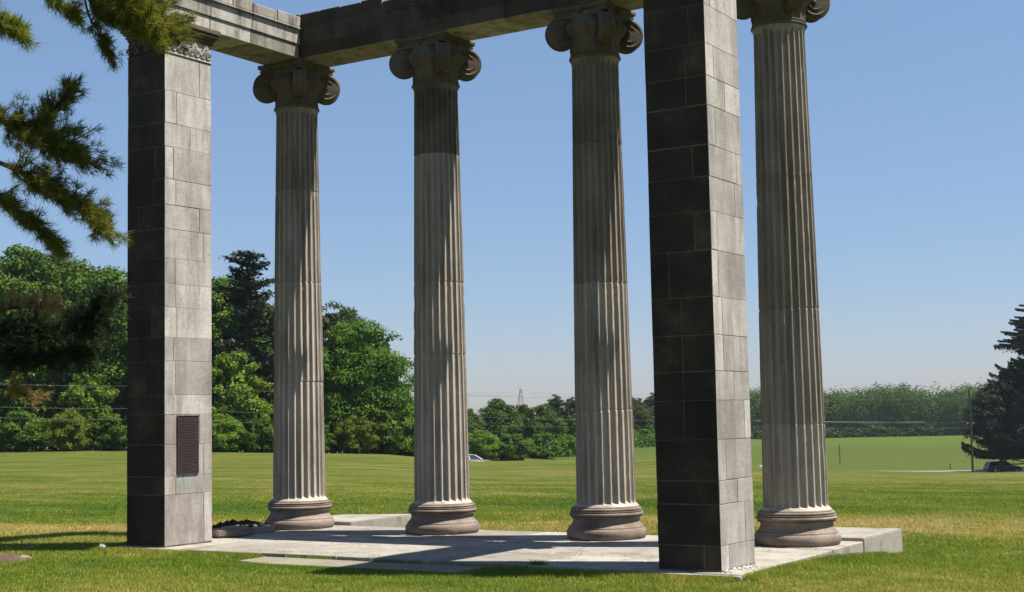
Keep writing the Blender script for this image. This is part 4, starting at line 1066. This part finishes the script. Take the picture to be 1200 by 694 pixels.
P4 = pole(196, 106, 9.2, 'wooden utility pole hidden behind the left pier')
P5 = pole(-180, 88, 9, 'wooden utility pole beyond the left frame edge')
P0 = pole(1480, 205, 10.8, 'wooden utility pole beyond the right frame edge')
# wire heights (photo rows) at each pole
rows = {'upper': [(1480, 205, 462), (1132, 183, 466), (822, 160, 466), (517, 133, 462), (196, 106, 452), (-180, 88, 440)],
        'main': [(1480, 205, 492), (1132, 183, 495), (822, 160, 491.5), (517, 133, 487), (196, 106, 478), (-180, 88, 468)],
        'lower': [(1480, 205, 499), (1132, 183, 501), (822, 160, 498.5), (517, 133, 496.5), (196, 106, 491), (-180, 88, 480)]}
def wire(pts, r, sag, m, name, label, group):
    b = MB(); allp = []
    for p, q in zip(pts[:-1], pts[1:]):
        for s in np.linspace(0, 1, 14)[:-1]: allp.append(p*(1-s)+q*s-np.array([0, 0, 4*sag*s*(1-s)]))
    allp.append(pts[-1]); b.tube(allp, r, 5); tag(b.obj(name, m, smooth=True), label, 'wire', group)
for nm, r, m, lb in (('upper', .011, M_wire, 'thin upper wire crossing in front of the trees'), ('main', .011, M_wire, 'middle wire strung between the roadside poles'), ('lower', .010, M_wire, 'lowest thin wire strung between the roadside poles')):
    wire([at(u, v, d) for u, d, v in rows[nm]], r, .25, m, 'overhead_wire', lb, 'roadside overhead wires')

wire([at(884, 492.5, 165.3), at(1084, 494.6, 180)], .010, .10, M_lampw, 'cable_sleeve', 'short pale cable sleeve on the middle wire right of the fourth column', 'roadside overhead wires')
# lattice pylon far behind the middle wood, with its conductors
def pylon(u, d, vtop, label):
    x, y, z = gpt(u, d); H = (499.5-.0196*u-vtop)/F_PX*d+CAM[2]-z
    t = empty('lattice_pylon', (x, y, z), label, 'pylon', 'lattice pylons of the power line', rz=.9); b = MB()
    lv = np.linspace(0, 1, 9); hw = lambda s: 2.6*(1-s)**1.2+.35
    for s0, s1 in zip(lv[:-1], lv[1:]):
        c0 = [np.array([sx*hw(s0), sy*hw(s0), H*s0]) for sx, sy in ((-1, -1), (1, -1), (1, 1), (-1, 1))]
        c1_ = [np.array([sx*hw(s1), sy*hw(s1), H*s1]) for sx, sy in ((-1, -1), (1, -1), (1, 1), (-1, 1))]
        for i in range(4):
            j = (i+1) % 4
            for p, q in ((c0[i], c1_[i]), (c0[i], c1_[j]), (c0[j], c1_[i]), (c1_[i], c1_[j])): b.tube([p, q], .04, 4)
    b.obj('tower', M_steel, t)
    for s, L in ((.80, 5.5), (.9, 4.5), (.985, 3.2)):
        b = MB()
        for sx in (-1, 1): b.tube([(0, 0, H*s+.9), (sx*L, 0, H*s)], .05, 4); b.tube([(0, 0, H*s-.1), (sx*L, 0, H*s)], .05, 4)
        b.obj('crossarm', M_steel, t)
    return H
pylon(608, 620, 456, 'faint lattice pylon standing behind the middle wood')
pylon(-300, 560, 445, 'lattice pylon beyond the left frame edge')
pylon(1500, 800, 450, 'lattice pylon beyond the right frame edge')
for k, (dv, lb) in enumerate(((0, 'highest faint power line in the sky right of the second column'), (3, 'lower faint power line in the sky right of the second column'))):
    wire([at(-300, 452+dv, 560), at(608, 460+dv, 620), at(1500, 468+dv, 800)], .07, 2.0, M_steel, 'power_line', lb, 'high power lines')

# marker posts in the far field
for u, d, h, lb in ((978, 215, 2.9, 'thin marker post standing in the far field right of the fourth column'), (1106, 200, .7, 'short stump of a post beside the road left of the utility pole')):
    x, y, z = gpt(u, d); b = MB(); b.box(-.06, .06, -.06, .06, -.1, h, .5, .01); b.box(-.075, .075, -.075, .075, h, h+.05, .5, .01)
    o = b.obj('marker_post', M_post); o.location = (x, y, z); tag(o, lb, 'post')

# ------------------------------------------------------------------ cars
def car(u, d, paint, label, rz, wagon=False, vshift=0):
    x, y, z = gpt(u, d); t = empty('parked_car' , (x, y, z+.04), label, 'car', None, rz)
    # side profile (x forward, z up), lofted over the width with tumblehome
    L = 4.6
    low = [(-2.28, .38), (-2.30, .62), (-2.22, .90), (-1.75, .98), (-.9, 1.0), (.75, .97), (1.55, .90), (2.1, .76), (2.27, .58), (2.25, .32)]
    bot = [(1.85, .24), (1.78, .5), (1.5, .66), (1.22, .5), (1.15, .22), (-1.0, .22), (-1.07, .5), (-1.35, .66), (-1.63, .5), (-1.7, .24)]
    outl = low+bot
    b = MB(); V = []
    ys = [(-.86, .94), (-.90, 1.0), (.90, 1.0), (.86, .94)]
    for yy, sc_ in ys:
        for px_, pz in outl: V.append((px_*(1 if abs(yy) > .88 else .985), yy, .55+(pz-.55)*sc_))
    n = len(outl); Fc = []
    for i in range(3):
        for j in range(n): Fc.append((i*n+j, i*n+(j+1) % n, (i+1)*n+(j+1) % n, (i+1)*n+j))
    Fc += [tuple(range(n))[::-1], tuple(range(3*n, 4*n))]
    b.add(V, Fc); body = b.obj('body', paint, t)
    body.data.update()
    # greenhouse
    top = [(-1.95, .97), (-1.30 if not wagon else -1.85, 1.40), (-.6, 1.47), (.25, 1.43), (1.05, .97)] if not wagon else [(-2.15, .97), (-1.85, 1.46), (-.6, 1.52), (.25, 1.46), (1.05, .97)]
    b = MB(); V = []
    for yy, k in ((-.80, 0), (-.62, 1), (.62, 1), (.80, 0)): pass
    V = [(px_, -(.80 if pz < 1.1 else .60), pz) for px_, pz in top]+[(px_, (.80 if pz < 1.1 else .60), pz) for px_, pz in top]
    n = len(top); Fc = [tuple(range(n)), tuple(range(n, 2*n))[::-1]]+[(i, i+n, i+1+n, i+1) for i in range(n-1)]+[(n-1, 2*n-1, n, 0)]
    b.add(V, Fc); b.obj('window', M_glass, t)
    # roof skin and pillars
    b = MB(); rp_ = [p_ for p_ in top[1:-1]]
    V = [(px_, -.63, pz+.012) for px_, pz in rp_]+[(px_, .63, pz+.012) for px_, pz in rp_]+[(px_, -.63, pz+.045) for px_, pz in rp_]+[(px_, .63, pz+.045) for px_, pz in rp_]
    k = len(rp_); Fc = [(2*k+i, 2*k+i+1, 3*k+i+1, 3*k+i) for i in range(k-1)]+[(i, k+i, k+i+1, i+1) for i in range(k-1)]+[(i, i+1, 2*k+i+1, 2*k+i) for i in range(k-1)]+[(k+i, 3*k+i, 3*k+i+1, k+i+1) for i in range(k-1)]+[(0, 2*k, 3*k, k), (k-1, 2*k-1, 4*k-1, 3*k-1)]
    b.add(V, Fc); b.obj('roof', paint, t)
    for sy in (-1, 1):
        for (p_, q_) in ((top[-1], top[-2]), (top[0], top[1]), ((-.35, .97), (-.45, 1.47))):
            b = MB(); b.tube([(p_[0], sy*.81, p_[1]), (q_[0], sy*.62, q_[1]+.02)], .045, 6); b.obj('pillar', paint, t)
    for wx in (1.5, -1.35):
        for sy in (-1, 1):
            b = MB(); V = []; th = np.linspace(0, 2*math.pi, 25)[:-1]
            for yy, r_0 in ((.70, .28), (.70, .33), (.90, .33), (.92, .30), (.92, .2)):
                V += [(wx+r_0*math.cos(q), sy*yy, .33+r_0*math.sin(q)) for q in th]
            n = 24; Fc = [(i*n+j, i*n+(j+1) % n, (i+1)*n+(j+1) % n, (i+1)*n+j) for i in range(4) for j in range(n)]
            b.add(V, Fc); wo_ = b.obj('wheel', M_tyre, t)
            b = MB(); V = [(wx+.2*math.cos(q), sy*.915, .33+.2*math.sin(q)) for q in th]+[(wx, sy*.93, .33)]
            b.add(V, [(j, (j+1) % n, n) for j in range(n)]); b.obj('rim', M_rim, wo_)
    for sy in (-1, 1):
        b = MB(); b.box(2.16, 2.262, sy*.68-.16, sy*.68+.16, .60, .74, .5, .02); b.obj('headlight', M_lamp, t)
    return t
hd = math.atan2(RH[1], RH[0])
car(1167, 189.5, M_paint_b, 'dark blue car on the road under the big spruce', hd+.06, True)
car(548, 152, M_paint_w, 'white car on the road right of the second column, mostly hidden by the meadow', hd+.35)
car(906, 180, M_paint_s, 'pale car almost hidden behind the fourth column', hd+math.pi+.2)

# ------------------------------------------------------------------ air
m, t, b = mat('haze_air'); t.nodes.remove(b)
pv = N(t, 'ShaderNodeVolumePrincipled'); pv.inputs['Color'].default_value = (.72, .82, .95, 1); pv.inputs['Density'].default_value = .00012
pv.inputs['Anisotropy'].default_value = .3
t.links.new(pv.outputs[0], t.nodes['Material Output'].inputs['Volume'])
hz = MB(); hz.box(-900, 900, -700, 1100, -9, 60); ho = hz.obj('haze', m); ho['kind'] = 'stuff'; ho['label'] = 'thin summer haze over the fields'; ho['category'] = 'haze'
